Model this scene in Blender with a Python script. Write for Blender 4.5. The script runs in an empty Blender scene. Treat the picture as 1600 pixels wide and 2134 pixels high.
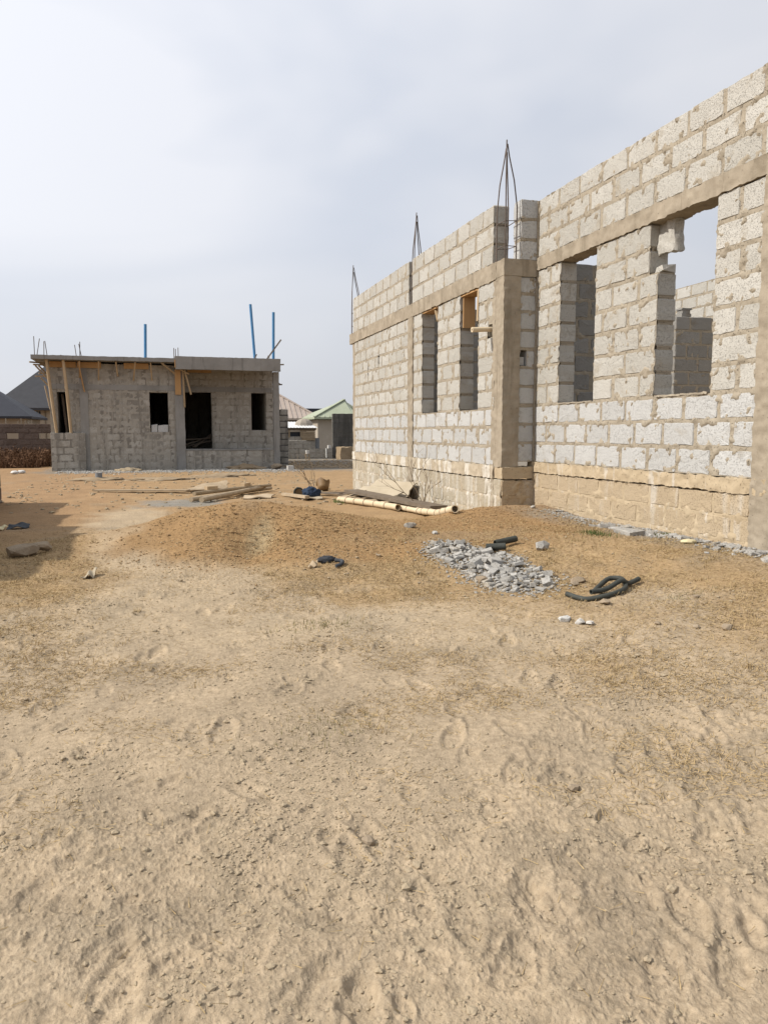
import bpy, bmesh, math, random
import numpy as np
from mathutils import Vector, Matrix

random.seed(7)
rng = np.random.default_rng(11)
SC = bpy.context.scene
COL = SC.collection
R = math.radians

# ------------------------------------------------------------------ camera
CAM_H = 1.2
YAW, PITCH = R(16.6), R(5.95)
cam_d = bpy.data.cameras.new('camera')
cam_d.sensor_fit = 'VERTICAL'
cam_d.sensor_height = 24.0
cam_d.sensor_width = 18.0
cam_d.lens = 24.0 * 1600.0 / 2134.0
cam_d.clip_start = 0.05
cam_d.clip_end = 3000
cam = bpy.data.objects.new('camera', cam_d)
COL.objects.link(cam)
cam.location = (0, 0, CAM_H)
cam.rotation_euler = (math.pi / 2 - PITCH, 0, -YAW)
SC.camera = cam

# ------------------------------------------------------------------ sky and sun
SUN_EL, SUN_AZ = R(41), R(6)          # sun stands to the left (-x), a little beyond the wall line (+y)
sun_dir = Vector((-math.cos(SUN_EL) * math.cos(SUN_AZ), math.cos(SUN_EL) * math.sin(SUN_AZ), math.sin(SUN_EL)))
W = bpy.data.worlds.new('World')
SC.world = W
W.use_nodes = True
nt = W.node_tree
nt.nodes.clear()
N = nt.nodes.new
L = nt.links.new
out = N('ShaderNodeOutputWorld')
bg = N('ShaderNodeBackground')
bg.inputs['Strength'].default_value = 0.1
sky = N('ShaderNodeTexSky')
sky.sky_type = 'NISHITA'
sky.sun_disc = False
sky.sun_elevation = SUN_EL
sky.sun_rotation = math.atan2(sun_dir.x, sun_dir.y)
sky.dust_density = 4.0
sky.air_density = 1.2
tc = N('ShaderNodeTexCoord')
mp = N('ShaderNodeMapping')
mp.inputs['Scale'].default_value = (1.0, 1.0, 2.4)
mp.inputs['Location'].default_value = (0.3, 1.1, 0.2)
n1 = N('ShaderNodeTexNoise')
n1.inputs['Scale'].default_value = 1.5
n1.inputs['Detail'].default_value = 3.5
n1.inputs['Roughness'].default_value = 0.52
n1.inputs['Distortion'].default_value = 0.5
L(tc.outputs['Generated'], mp.inputs['Vector'])
L(mp.outputs['Vector'], n1.inputs['Vector'])
cr = N('ShaderNodeValToRGB')
cr.color_ramp.elements[0].position = 0.38
cr.color_ramp.elements[0].color = (7.1, 7.5, 8.4, 1)
cr.color_ramp.elements[1].position = 0.60
cr.color_ramp.elements[1].color = (8.6, 8.75, 9.3, 1)
L(n1.outputs['Fac'], cr.inputs['Fac'])
# thin haze near the horizon, slightly greyer
sep = N('ShaderNodeSeparateXYZ')
L(tc.outputs['Generated'], sep.inputs['Vector'])
hz = N('ShaderNodeMapRange')
hz.inputs['From Min'].default_value = 0.0
hz.inputs['From Max'].default_value = 0.24
hz.inputs['To Min'].default_value = 0.85
hz.inputs['To Max'].default_value = 0.0
hz.clamp = True
L(sep.outputs['Z'], hz.inputs['Value'])
mh = N('ShaderNodeMix')
mh.data_type = 'RGBA'
L(hz.outputs['Result'], mh.inputs['Factor'])
L(cr.outputs['Color'], mh.inputs['A'])
mh.inputs['B'].default_value = (7.0, 7.2, 7.7, 1)
# bright veil round the hazy sun
dt = N('ShaderNodeVectorMath')
dt.operation = 'DOT_PRODUCT'
L(tc.outputs['Generated'], dt.inputs[0])
dt.inputs[1].default_value = sun_dir
gl = N('ShaderNodeMapRange')
gl.inputs['From Min'].default_value = -0.35
gl.inputs['From Max'].default_value = 1.0
gl.inputs['To Min'].default_value = 0.86
gl.inputs['To Max'].default_value = 1.4
L(dt.outputs['Value'], gl.inputs['Value'])
mv = N('ShaderNodeMix')
mv.data_type = 'RGBA'
mv.blend_type = 'MULTIPLY'
mv.inputs['Factor'].default_value = 1.0
L(mh.outputs['Result'], mv.inputs['A'])
cg = N('ShaderNodeCombineXYZ')
for k in 'XYZ':
    L(gl.outputs['Result'], cg.inputs[k])
L(cg.outputs['Vector'], mv.inputs['B'])
mx = N('ShaderNodeMix')
mx.data_type = 'RGBA'
mx.inputs['Factor'].default_value = 0.88
L(sky.outputs['Color'], mx.inputs['A'])
L(mv.outputs['Result'], mx.inputs['B'])
L(mx.outputs['Result'], bg.inputs['Color'])
L(bg.outputs['Background'], out.inputs['Surface'])

sl = bpy.data.lights.new('sun', 'SUN')
sl.energy = 5.0
sl.angle = R(1.3)
sl.color = (1.0, 0.945, 0.865)
so = bpy.data.objects.new('sun', sl)
COL.objects.link(so)
so.rotation_euler = sun_dir.to_track_quat('Z', 'Y').to_euler()

SC.view_settings.view_transform = 'Standard'
SC.view_settings.look = 'None'
SC.view_settings.exposure = 0.0
SC.view_settings.gamma = 1.0
SC.view_settings.use_curve_mapping = False
SC.render.engine = 'CYCLES'
SC.cycles.max_bounces = 6
SC.cycles.diffuse_bounces = 3
SC.cycles.glossy_bounces = 2
SC.cycles.transparent_max_bounces = 4
try:
    SC.cycles.use_denoising = True
    SC.cycles.denoising_prefilter = 'ACCURATE'
except Exception:
    pass

# ------------------------------------------------------------------ numpy noise
_perm = np.random.default_rng(3).permutation(256)
_perm = np.concatenate([_perm, _perm, _perm])
_g2 = np.stack([np.cos(np.arange(256) * 2.399963), np.sin(np.arange(256) * 2.399963)], 1)
_g3 = np.random.default_rng(5).normal(size=(256, 3))
_g3 /= np.linalg.norm(_g3, axis=1)[:, None]


def pn2(x, y, seed=0):
    xi = np.floor(x).astype(int); yi = np.floor(y).astype(int)
    fx = x - xi; fy = y - yi
    u = fx * fx * fx * (fx * (fx * 6 - 15) + 10); v = fy * fy * fy * (fy * (fy * 6 - 15) + 10)
    def g(a, b):
        h = _perm[(_perm[(xi + a + seed * 37) & 255] + yi + b + seed * 101) & 255]
        q = _g2[h]
        return q[..., 0] * (fx - a) + q[..., 1] * (fy - b)
    return ((g(0, 0) * (1 - u) + g(1, 0) * u) * (1 - v) + (g(0, 1) * (1 - u) + g(1, 1) * u) * v) * 1.5


def fbm2(x, y, octv=4, seed=0, gain=0.5):
    s = 0; a = 1; f = 1
    for o in range(octv):
        s = s + a * pn2(x * f, y * f, seed + o)
        a *= gain; f *= 2.03
    return s


def pn3(p, seed=0):
    i = np.floor(p).astype(int); f = p - i
    w = f * f * f * (f * (f * 6 - 15) + 10)
    r = 0
    for a in (0, 1):
        for b in (0, 1):
            for c in (0, 1):
                h = _perm[(_perm[(_perm[(i[:, 0] + a + seed * 17) & 255] + i[:, 1] + b) & 255] + i[:, 2] + c) & 255]
                d = (_g3[h] * (f - np.array([a, b, c]))).sum(1)
                r = r + d * (w[:, 0] if a else 1 - w[:, 0]) * (w[:, 1] if b else 1 - w[:, 1]) * (w[:, 2] if c else 1 - w[:, 2])
    return r * 1.4


def sstep(a, b, x):
    t = np.clip((x - a) / (b - a), 0, 1)
    return t * t * (3 - 2 * t)


def gau(x, y, cx, cy, sx, sy, rot=0.0):
    c, s = np.cos(rot), np.sin(rot)
    dx, dy = x - cx, y - cy
    u = (c * dx + s * dy) / sx; v = (-s * dx + c * dy) / sy
    return np.exp(-0.5 * (u * u + v * v))


# ------------------------------------------------------------------ materials
ALB = 0.80      # the colours below were noted a little too pale


def dim(c):
    return tuple(v * ALB for v in c)


def nodemat(name, rough=0.95, spec=0.1):
    m = bpy.data.materials.new(name)
    m.use_nodes = True
    t = m.node_tree
    b = t.nodes['Principled BSDF']
    b.inputs['Roughness'].default_value = rough
    b.inputs['Specular IOR Level'].default_value = spec
    return m, t, b


def mixc(t, fac, a, b, mode='MIX'):
    n = t.nodes.new('ShaderNodeMix')
    n.data_type = 'RGBA'
    n.blend_type = mode
    for s, v in (('Factor', fac), ('A', a), ('B', b)):
        if isinstance(v, (int, float)):
            n.inputs[s].default_value = v
        elif isinstance(v, (tuple, list)):
            n.inputs[s].default_value = (*v, 1) if len(v) == 3 else v
        else:
            t.links.new(v, n.inputs[s])
    return n.outputs['Result']


def noise(t, vec, scale, detail=3, rough=0.55, dist=0.0):
    n = t.nodes.new('ShaderNodeTexNoise')
    n.inputs['Scale'].default_value = scale
    n.inputs['Detail'].default_value = detail
    n.inputs['Roughness'].default_value = rough
    n.inputs['Distortion'].default_value = dist
    t.links.new(vec, n.inputs['Vector'])
    return n.outputs['Fac']


def ramp(t, fac, p0, p1, c0=0.0, c1=1.0):
    n = t.nodes.new('ShaderNodeMapRange')
    n.inputs['From Min'].default_value = p0
    n.inputs['From Max'].default_value = p1
    n.inputs['To Min'].default_value = c0
    n.inputs['To Max'].default_value = c1
    n.clamp = True
    t.links.new(fac, n.inputs['Value'])
    return n.outputs['Result']


def mth(t, op, a, b=None):
    n = t.nodes.new('ShaderNodeMath')
    n.operation = op
    for i, v in enumerate((a, b)):
        if v is None:
            continue
        if isinstance(v, (int, float)):
            n.inputs[i].default_value = v
        else:
            t.links.new(v, n.inputs[i])
    return n.outputs['Value']


def bump(t, b, height, strength, dist):
    n = t.nodes.new('ShaderNodeBump')
    n.inputs['Strength'].default_value = strength
    n.inputs['Distance'].default_value = dist
    t.links.new(height, n.inputs['Height'])
    t.links.new(n.outputs['Normal'], b.inputs['Normal'])


def worldpos(t, scale=(1, 1, 1)):
    g = t.nodes.new('ShaderNodeNewGeometry')
    if scale == (1, 1, 1):
        return g.outputs['Position']
    m = t.nodes.new('ShaderNodeMapping')
    m.inputs['Scale'].default_value = scale
    t.links.new(g.outputs['Position'], m.inputs['Vector'])
    return m.outputs['Vector']


def block_material(name, light, dark, wash, wash_lo, pit_scale=95, pit_lo=0.57, stain=None, pit_bump=0.9):
    """sandcrete block: tone differs block by block, open-textured face with pits, mortar wash in patches"""
    light, dark, wash = dim(light), dim(dark), dim(wash)
    m, t, b = nodemat(name)
    p = worldpos(t)
    oi = t.nodes.new('ShaderNodeObjectInfo')
    base = mixc(t, oi.outputs['Random'], dark, light)
    lowf = noise(t, p, 5.0, 4)
    base = mixc(t, ramp(t, lowf, 0.35, 0.7, 0.0, 0.35), base, dark)
    w = noise(t, p, 3.1, 5, 0.62, 0.3)
    base = mixc(t, ramp(t, w, wash_lo, wash_lo + 0.1, 0.0, 0.75), base, wash)
    if stain:
        col, sc, lo, amt = stain
        col = dim(col)
        s = noise(t, worldpos(t, (2.4, 2.4, 0.35)), sc, 4, 0.6)
        base = mixc(t, ramp(t, s, lo, lo + 0.12, 0.0, amt), base, col)
    pits = noise(t, p, pit_scale, 2, 0.6)
    pitm = ramp(t, pits, pit_lo, pit_lo + 0.08)
    base = mixc(t, mth(t, 'MULTIPLY', pitm, 0.45), base, (dark[0] * .38, dark[1] * .36, dark[2] * .34))
    grime = noise(t, p, 1.3, 5, .65)
    base = mixc(t, ramp(t, grime, .42, .68, 0, .40), base, dark)
    fine = noise(t, p, 120, 2, 0.7)
    base = mixc(t, ramp(t, fine, 0.3, 0.7, 0.0, 0.22), base, (light[0] * 1.1, light[1] * 1.1, light[2] * 1.1))
    t.links.new(base, b.inputs['Base Color'])
    h = mth(t, 'SUBTRACT', mth(t, 'ADD', mth(t, 'MULTIPLY', fine, 0.25), mth(t, 'MULTIPLY', noise(t, p, 60, 2, .5), 0.5)), mth(t, 'MULTIPLY', pitm, .8))
    bump(t, b, h, pit_bump * .85, 0.009)
    return m


def concrete_material(name, c0, c1, streak=None, sc=3.0, bump_s=0.6, pits=0.66):
    c0, c1 = dim(c0), dim(c1)
    m, t, b = nodemat(name)
    p = worldpos(t)
    base = mixc(t, ramp(t, noise(t, p, sc, 6, 0.6), 0.3, 0.7), c0, c1)
    if streak:
        col, lo, amt = streak
        col = dim(col)
        s = noise(t, worldpos(t, (3.2, 3.2, 0.28)), 1.9, 4, 0.6, 0.2)
        base = mixc(t, ramp(t, s, lo, lo + 0.09, 0.0, amt), base, col)
    pt = ramp(t, noise(t, p, 52, 3, 0.65), pits, pits + 0.06)
    base = mixc(t, mth(t, 'MULTIPLY', pt, 0.7), base, (c0[0] * .4, c0[1] * .38, c0[2] * .36))
    fine = noise(t, p, 90, 3, 0.65)
    base = mixc(t, ramp(t, fine, 0.3, 0.75, 0.0, 0.25), base, (c1[0] * 1.15, c1[1] * 1.15, c1[2] * 1.15))
    t.links.new(base, b.inputs['Base Color'])
    h = mth(t, 'SUBTRACT', mth(t, 'ADD', mth(t, 'MULTIPLY', fine, 0.3), noise(t, p, 13, 4)), mth(t, 'MULTIPLY', pt, 0.9))
    bump(t, b, h, bump_s, 0.008)
    return m


def simple_material(name, c0, c1, sc=8, rough=0.9, spec=0.15, stretch=(1, 1, 1), bump_s=0.3, bd=0.004, obj=False):
    c0, c1 = dim(c0), dim(c1)
    m, t, b = nodemat(name, rough, spec)
    if obj:
        tcn = t.nodes.new('ShaderNodeTexCoord')
        mpn = t.nodes.new('ShaderNodeMapping')
        mpn.inputs['Scale'].default_value = stretch
        t.links.new(tcn.outputs['Object'], mpn.inputs['Vector'])
        p = mpn.outputs['Vector']
    else:
        p = worldpos(t, stretch)
    f = noise(t, p, sc, 5, 0.6)
    oi = t.nodes.new('ShaderNodeObjectInfo')
    f2 = mth(t, 'ADD', mth(t, 'MULTIPLY', f, 0.75), mth(t, 'MULTIPLY', oi.outputs['Random'], 0.25))
    t.links.new(mixc(t, ramp(t, f2, 0.3, 0.7), c0, c1), b.inputs['Base Color'])
    bump(t, b, noise(t, p, sc * 4, 3), bump_s, bd)
    return m


M = {}
M['block'] = block_material('sandcrete_block', (.585, .562, .508), (.44, .42, .372), (.39, .34, .262), 0.56, stain=((.47, .42, .34), 2.0, .6, .4))
M['block_low'] = block_material('fresh_sandcrete_block', (.60, .595, .575), (.48, .475, .455), (.40, .36, .30), 0.59)
M['block_shade'] = block_material('shaded_sandcrete_block', (.36, .345, .315), (.28, .268, .245), (.26, .22, .17), 0.58)  # darker copy of the block colours, shade painted in for inner walls
M['mortar'] = concrete_material('tan_mortar', (.315, .27, .205), (.425, .368, .284), sc=6, bump_s=1.0, pits=0.60)
M['plinth_block'] = block_material('stained_plinth_block', (.52, .42, .295), (.45, .355, .238), (.49, .388, .26), 0.42, stain=((.62, .57, .49), 1.6, .55, .85))
M['plinth_mortar'] = concrete_material('stained_plinth_render', (.44, .345, .225), (.53, .43, .295), streak=((.62, .57, .49), .57, .85), sc=2.2, bump_s=0.9, pits=0.62)
M['plinth_block_b'] = block_material('pale_plinth_block', (.52, .465, .365), (.43, .37, .275), (.45, .38, .27), 0.46, stain=((.70, .67, .60), 2.8, .50, .9))
M['plinth_mortar_b'] = concrete_material('pale_plinth_render', (.41, .34, .245), (.52, .445, .335), streak=((.70, .67, .60), .50, .9), sc=2.6, bump_s=0.9, pits=0.62)
M['concrete'] = concrete_material('tan_cast_concrete', (.275, .232, .172), (.43, .366, .28), streak=((.22, .182, .13), .54, .6), sc=4.5, bump_s=.9, pits=.67)
M['lblock'] = block_material('grey_house_block', (.50, .47, .415), (.40, .37, .318), (.35, .315, .262), 0.47, pit_scale=30, stain=((.16, .143, .12), 1.0, .50, .75), pit_bump=.6)
M['lmortar'] = concrete_material('grey_house_render', (.30, .272, .228), (.43, .397, .34), streak=((.15, .134, .113), .51, .75), sc=2.0, bump_s=.8)
M['lconcrete'] = concrete_material('grey_cast_concrete', (.24, .23, .212), (.34, .328, .305), streak=((.14, .132, .12), .57, .6), sc=1.6)
M['fence_block'] = block_material('brown_fence_block', (.24, .18, .15), (.15, .11, .09), (.13, .09, .07), 0.52)
M['dark_block'] = block_material('weathered_dark_block', (.19, .18, .165), (.125, .118, .105), (.16, .145, .12), 0.52, stain=((.06, .058, .052), 1.1, .52, .8))
M['rebar'] = simple_material('rusty_steel', (.10, .075, .06), (.17, .13, .105), 20, 0.7, 0.3)
M['wood'] = simple_material('orange_formwork_wood', (.42, .24, .10), (.55, .34, .16), 5, 0.8, 0.2, (1, 1, .12))
M['pole'] = simple_material('peeled_pole_wood', (.40, .29, .17), (.55, .42, .27), 6, 0.85, 0.15, (1, 1, .2))
M['bamboo'] = simple_material('dry_bamboo', (.60, .47, .29), (.72, .60, .42), 4, 0.65, 0.3)
M['plank'] = simple_material('weathered_plank', (.33, .25, .16), (.50, .40, .28), 7, 0.9, 0.1)
M['plank_grey'] = simple_material('grey_old_plank', (.17, .135, .10), (.26, .21, .16), 7, 0.9, 0.1)
M['ply'] = simple_material('dusty_plywood', (.40, .335, .235), (.50, .43, .325), 3, 0.9, 0.1, (1, .3, 1))
M['blue'] = simple_material('blue_plastic_pipe', (.06, .22, .44), (.09, .27, .50), 3, 0.45, 0.4, bump_s=0.05)
M['hose'] = simple_material('black_rubber_hose', (.035, .038, .032), (.075, .078, .065), 14, 0.7, 0.3)
M['rag'] = simple_material('dark_rag', (.04, .04, .045), (.09, .10, .11), 9, 0.9, 0.1)
M['denim'] = simple_material('blue_cloth', (.022, .034, .060), (.05, .07, .11), 12, 0.95, 0.05)
M['bucket'] = simple_material('brown_plastic', (.16, .095, .04), (.22, .135, .058), 5, 0.6, 0.3)
M['rubble'] = block_material('broken_concrete', (.51, .49, .45), (.36, .345, .315), (.42, .36, .27), 0.54, pit_scale=60)
M['stone'] = simple_material('dusty_stone', (.27, .21, .145), (.37, .295, .21), 12, 0.95, 0.1, bump_s=.7, bd=.01)
M['white'] = simple_material('white_dusty', (.60, .58, .54), (.76, .74, .70), 15, 0.8, 0.2)
M['lump'] = block_material('white_mortar_lump', (.66, .64, .60), (.56, .54, .50), (.4, .36, .3), 0.62, pit_scale=60)
M['yellow'] = simple_material('cream_paper', (.66, .57, .34), (.74, .66, .44), 10, 0.9, 0.1)
M['clod'] = simple_material('dry_earth_clod', (.36, .29, .195), (.44, .352, .24), 25, 1.0, 0.02, bump_s=.8, bd=.006)
M['ochre_clod'] = simple_material('ochre_earth_clod', (.31, .20, .105), (.40, .27, .15), 25, 1.0, 0.02, bump_s=.8, bd=.006)
M['straw'] = simple_material('dry_straw', (.38, .27, .135), (.56, .42, .23), 30, 0.85, 0.1, bump_s=0)
M['weed'] = simple_material('green_weed', (.075, .11, .03), (.13, .17, .055), 30, 0.8, 0.1, bump_s=0)
M['olive'] = simple_material('olive_stubble', (.16, .145, .06), (.27, .23, .105), 30, 0.85, 0.1, bump_s=0)
M['deadweed'] = simple_material('dead_weed', (.10, .055, .035), (.19, .11, .065), 20, 0.9, 0.05, bump_s=0)
M['twig'] = simple_material('bare_twig', (.20, .15, .10), (.33, .26, .18), 20, 0.9, 0.1)
M['roof_dark'] = simple_material('slate_roof_sheet', (.040, .040, .044), (.055, .055, .06), 2, 0.6, 0.3, bump_s=.05)
M['roof_blue'] = simple_material('dark_blue_roof_sheet', (.022, .023, .032), (.032, .034, .044), 2, 0.6, 0.3, bump_s=.05)
M['roof_pink'] = simple_material('faded_pink_roof_sheet', (.38, .31, .26), (.48, .40, .34), 1.5, 0.6, 0.3, bump_s=.05)
M['roof_green'] = simple_material('hazed_green_roof_sheet', (.33, .36, .25), (.42, .45, .33), 1.5, 0.6, 0.3, bump_s=.05)  # green paled and greyed to put distance haze into the colour
M['zinc'] = simple_material('bright_zinc_sheet', (.62, .62, .60), (.78, .78, .76), 4, 0.5, 0.4)
M['cream'] = simple_material('cream_painted_wall', (.36, .30, .23), (.44, .38, .29), 2, 0.9, 0.1)
M['beige'] = simple_material('beige_render', (.36, .31, .25), (.44, .39, .32), 2, 0.9, 0.1)
M['glass'] = simple_material('dark_window_glass', (.02, .02, .024), (.035, .035, .04), 2, 0.2, 0.5, bump_s=0)
M['metal'] = simple_material('grey_painted_metal', (.22, .23, .24), (.30, .31, .32), 3, 0.6, 0.3)
M['mud'] = concrete_material('dried_mud', (.27, .20, .125), (.38, .29, .19), sc=3, bump_s=1.0)
M['pvc'] = simple_material('white_pvc', (.7, .7, .66), (.8, .8, .76), 3, .5, .4)
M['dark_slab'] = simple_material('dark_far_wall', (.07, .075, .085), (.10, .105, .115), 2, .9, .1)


# ------------------------------------------------------------------ object helpers
def tag(o, label=None, cat=None, group=None, kind=None):
    if label: o['label'] = label
    if cat: o['category'] = cat
    if group: o['group'] = group
    if kind: o['kind'] = kind
    return o


def empty(name, loc, label, cat, group=None, rz=0.0):
    o = bpy.data.objects.new(name, None)
    COL.objects.link(o)
    o.location = loc
    o.rotation_euler = (0, 0, rz)
    o.empty_display_size = 0.2
    return tag(o, label, cat, group)


def link(name, me, parent=None, loc=(0, 0, 0), rot=(0, 0, 0)):
    o = bpy.data.objects.new(name, me)
    COL.objects.link(o)
    o.parent = parent
    o.location = loc
    o.rotation_euler = rot
    return o


def np_mesh(name, V, F, mat, smooth=False):
    """V (n,3); F (m,k) with one face size"""
    me = bpy.data.meshes.new(name)
    V = np.asarray(V, np.float32); F = np.asarray(F, np.int32)
    k = F.shape[1]
    me.vertices.add(len(V)); me.vertices.foreach_set('co', V.ravel())
    me.loops.add(F.size); me.loops.foreach_set('vertex_index', F.ravel())
    me.polygons.add(len(F))
    me.polygons.foreach_set('loop_start', np.arange(0, F.size, k, dtype=np.int32))
    me.polygons.foreach_set('loop_total', np.full(len(F), k, np.int32))
    me.polygons.foreach_set('use_smooth', np.full(len(F), smooth, bool))
    me.update(calc_edges=True)
    me.materials.append(mat)
    return me


class MB:
    """collects simple solids; build() links them as one mesh"""
    def __init__(s):
        s.v = []; s.f = []; s.sm = []

    def add(s, vs, fs, smooth=False):
        o = len(s.v)
        s.v += [tuple(v) for v in vs]
        s.f += [tuple(i + o for i in f) for f in fs]
        s.sm += [smooth] * len(fs)

    def box(s, x0, x1, y0, y1, z0, z1):
        v = [(x, y, z) for z in (z0, z1) for y in (y0, y1) for x in (x0, x1)]
        s.add(v, [(0, 2, 3, 1), (4, 5, 7, 6), (0, 1, 5, 4), (2, 6, 7, 3), (0, 4, 6, 2), (1, 3, 7, 5)])

    def bar(s, a, b, w, h, up=(0, 0, 1)):
        a = Vector(a); b = Vector(b)
        d = (b - a).normalized()
        u = Vector(up)
        sd = d.cross(u)
        if sd.length < 1e-4:
            sd = d.cross(Vector((1, 0, 0)))
        sd.normalize()
        uu = sd.cross(d)
        v = [p + sd * (sx * w / 2) + uu * (sz * h / 2) for p in (a, b) for sz in (-1, 1) for sx in (-1, 1)]
        s.add(v, [(0, 2, 3, 1), (4, 5, 7, 6), (0, 1, 5, 4), (2, 6, 7, 3), (0, 4, 6, 2), (1, 3, 7, 5)])

    def tube(s, path, radii, n=8, hollow=0.0):
        path = [Vector(p) for p in path]
        if not isinstance(radii, (list, tuple)):
            radii = [radii] * len(path)
        rings = []
        ref = None
        for i, p in enumerate(path):
            d = (path[min(i + 1, len(path) - 1)] - path[max(i - 1, 0)]).normalized()
            if ref is None:
                ref = d.orthogonal().normalized()
            ref = (ref - d * ref.dot(d)).normalized()
            bn = d.cross(ref)
            rings.append([p + (ref * math.cos(2 * math.pi * k / n) + bn * math.sin(2 * math.pi * k / n)) * radii[i] for k in range(n)])
        v = [q for r in rings for q in r]
        f = []
        for i in range(len(rings) - 1):
            for k in range(n):
                f.append((i * n + k, i * n + (k + 1) % n, (i + 1) * n + (k + 1) % n, (i + 1) * n + k))
        s.add(v, f, True)
        for end, ring in ((0, rings[0]), (1, rings[-1])):
            if hollow:
                c = path[0] if end == 0 else path[-1]
                nxt = path[1] if end == 0 else path[-2]
                dd = (nxt - c).normalized() * radii[0] * 3
                inner = [c + (q - c) * hollow for q in ring]
                deep = [q + dd for q in inner]
                v = ring + inner + deep
                f = []
                for k in range(n):
                    k2 = (k + 1) % n
                    f.append((k, k2, n + k2, n + k))
                    f.append((n + k, n + k2, 2 * n + k2, 2 * n + k))
                f.append(tuple(range(2 * n, 3 * n)))
                s.add(v, f)
            else:
                s.add(ring, [tuple(range(n))])

    def build(s, name, mat, parent=None, loc=(0, 0, 0), rot=(0, 0, 0)):
        me = bpy.data.meshes.new(name)
        me.from_pydata(s.v, [], s.f)
        me.polygons.foreach_set('use_smooth', s.sm)
        me.materials.append(mat)
        bm = bmesh.new(); bm.from_mesh(me)
        bmesh.ops.recalc_face_normals(bm, faces=bm.faces)
        bm.to_mesh(me); bm.free()
        return link(name, me, parent, loc, rot)


def rough_box(name, mat, parent, x0, x1, y0, y1, z0, z1, cell=0.05, amp=0.008, seed=0, freq=9.0):
    """box with a hand-cast, uneven skin"""
    nx = max(1, int(round((x1 - x0) / cell))); ny = max(1, int(round((y1 - y0) / cell))); nz = max(1, int(round((z1 - z0) / cell)))
    V = []; F = []
    def face(o, du, dv, nu, nv):
        base = sum(len(a) for a in V)
        a, b = np.meshgrid(np.arange(nu + 1) / nu, np.arange(nv + 1) / nv, indexing='ij')
        V.append(np.asarray(o) + a.reshape(-1, 1) * np.asarray(du) + b.reshape(-1, 1) * np.asarray(dv))
        i, j = np.meshgrid(np.arange(nu), np.arange(nv), indexing='ij')
        q = (i * (nv + 1) + j).ravel() + base
        F.append(np.stack([q, q + nv + 1, q + nv + 2, q + 1], 1))
    X, Y, Z = x1 - x0, y1 - y0, z1 - z0
    face((x0, y0, z0), (X, 0, 0), (0, 0, Z), nx, nz)
    face((x0, y1, z0), (0, 0, Z), (X, 0, 0), nz, nx)
    face((x0, y0, z0), (0, 0, Z), (0, Y, 0), nz, ny)
    face((x1, y0, z0), (0, Y, 0), (0, 0, Z), ny, nz)
    face((x0, y0, z0), (0, Y, 0), (X, 0, 0), ny, nx)
    face((x0, y0, z1), (X, 0, 0), (0, Y, 0), nx, ny)
    V = np.concatenate(V); F = np.concatenate(F)
    P = V * freq + seed * 3.7
    D = np.stack([pn3(P, 1) + .5 * pn3(P * 2.3, 4), pn3(P + 9.1, 2) + .5 * pn3(P * 2.3, 5), pn3(P + 17.3, 3) + .5 * pn3(P * 2.3, 6)], 1)
    me = np_mesh(name, V + D * amp, F, mat, True)
    bm = bmesh.new(); bm.from_mesh(me)
    bmesh.ops.remove_doubles(bm, verts=bm.verts, dist=1e-4)
    bm.to_mesh(me); bm.free()
    me.set_sharp_from_angle(angle=R(50)) if hasattr(me, 'set_sharp_from_angle') else None
    return link(name, me, parent)


_blk = {}


def block_mesh(w, h, d, mat, var, rough=1.0, cheap=False):
    key = (round(w, 2), round(h, 3), round(d, 3), mat.name, var, cheap)
    if key in _blk:
        return _blk[key]
    w = key[0]
    r = random.Random(hash((key[0], key[1], var)) & 0xffff)
    j = 0.007 * rough
    nx = 2 if cheap else max(2, int(w / 0.085)); nz = 1 if cheap else 3
    c = 0.012
    pts = []
    def side(a, b, n):
        for k in range(n):
            t = k / n
            pts.append((a[0] + (b[0] - a[0]) * t, a[1] + (b[1] - a[1]) * t))
    cs = [(0, 0), (w, 0), (w, h), (0, h)]
    for q in range(4):
        a, b = cs[q], cs[(q + 1) % 4]
        dx, dz = b[0] - a[0], b[1] - a[1]
        ln = math.hypot(dx, dz)
        ux, uz = dx / ln, dz / ln
        side((a[0] + ux * c, a[1] + uz * c), (b[0] - ux * c, b[1] - uz * c), (nx if q % 2 == 0 else nz))
        pts.append((b[0] - ux * c, b[1] - uz * c))
    pts = [(x + r.uniform(-j, j * .6) * (1 if x > w / 2 else -1), z + r.uniform(-j, j * .6) * (1 if z > h / 2 else -1)) for x, z in pts]
    n = len(pts)
    cx, cz = w / 2, h / 2
    V = []
    for x, z in pts:      # front ring, slightly pulled in
        V.append((cx + (x - cx) * (1 - .018 / w), r.uniform(-.003, .003), cz + (z - cz) * (1 - .018 / h)))
    for x, z in pts:
        V.append((x, .011 + r.uniform(0, .006), z))
    for x, z in pts:
        V.append((x, d - .004, z))
    V.append((cx, -.002 + r.uniform(-.003, .003), cz))
    F = [(i, (i + 1) % n, 3 * n) for i in range(n)]
    F += [(n + i, n + (i + 1) % n, (i + 1) % n, i) for i in range(n)]
    F += [(2 * n + i, 2 * n + (i + 1) % n, n + (i + 1) % n, n + i) for i in range(n)]
    F.append(tuple(3 * n - 1 - i for i in range(n)))
    me = bpy.data.meshes.new('block')
    me.from_pydata(V, [], F)
    me.materials.append(mat)
    _blk[key] = me
    return me


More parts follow.
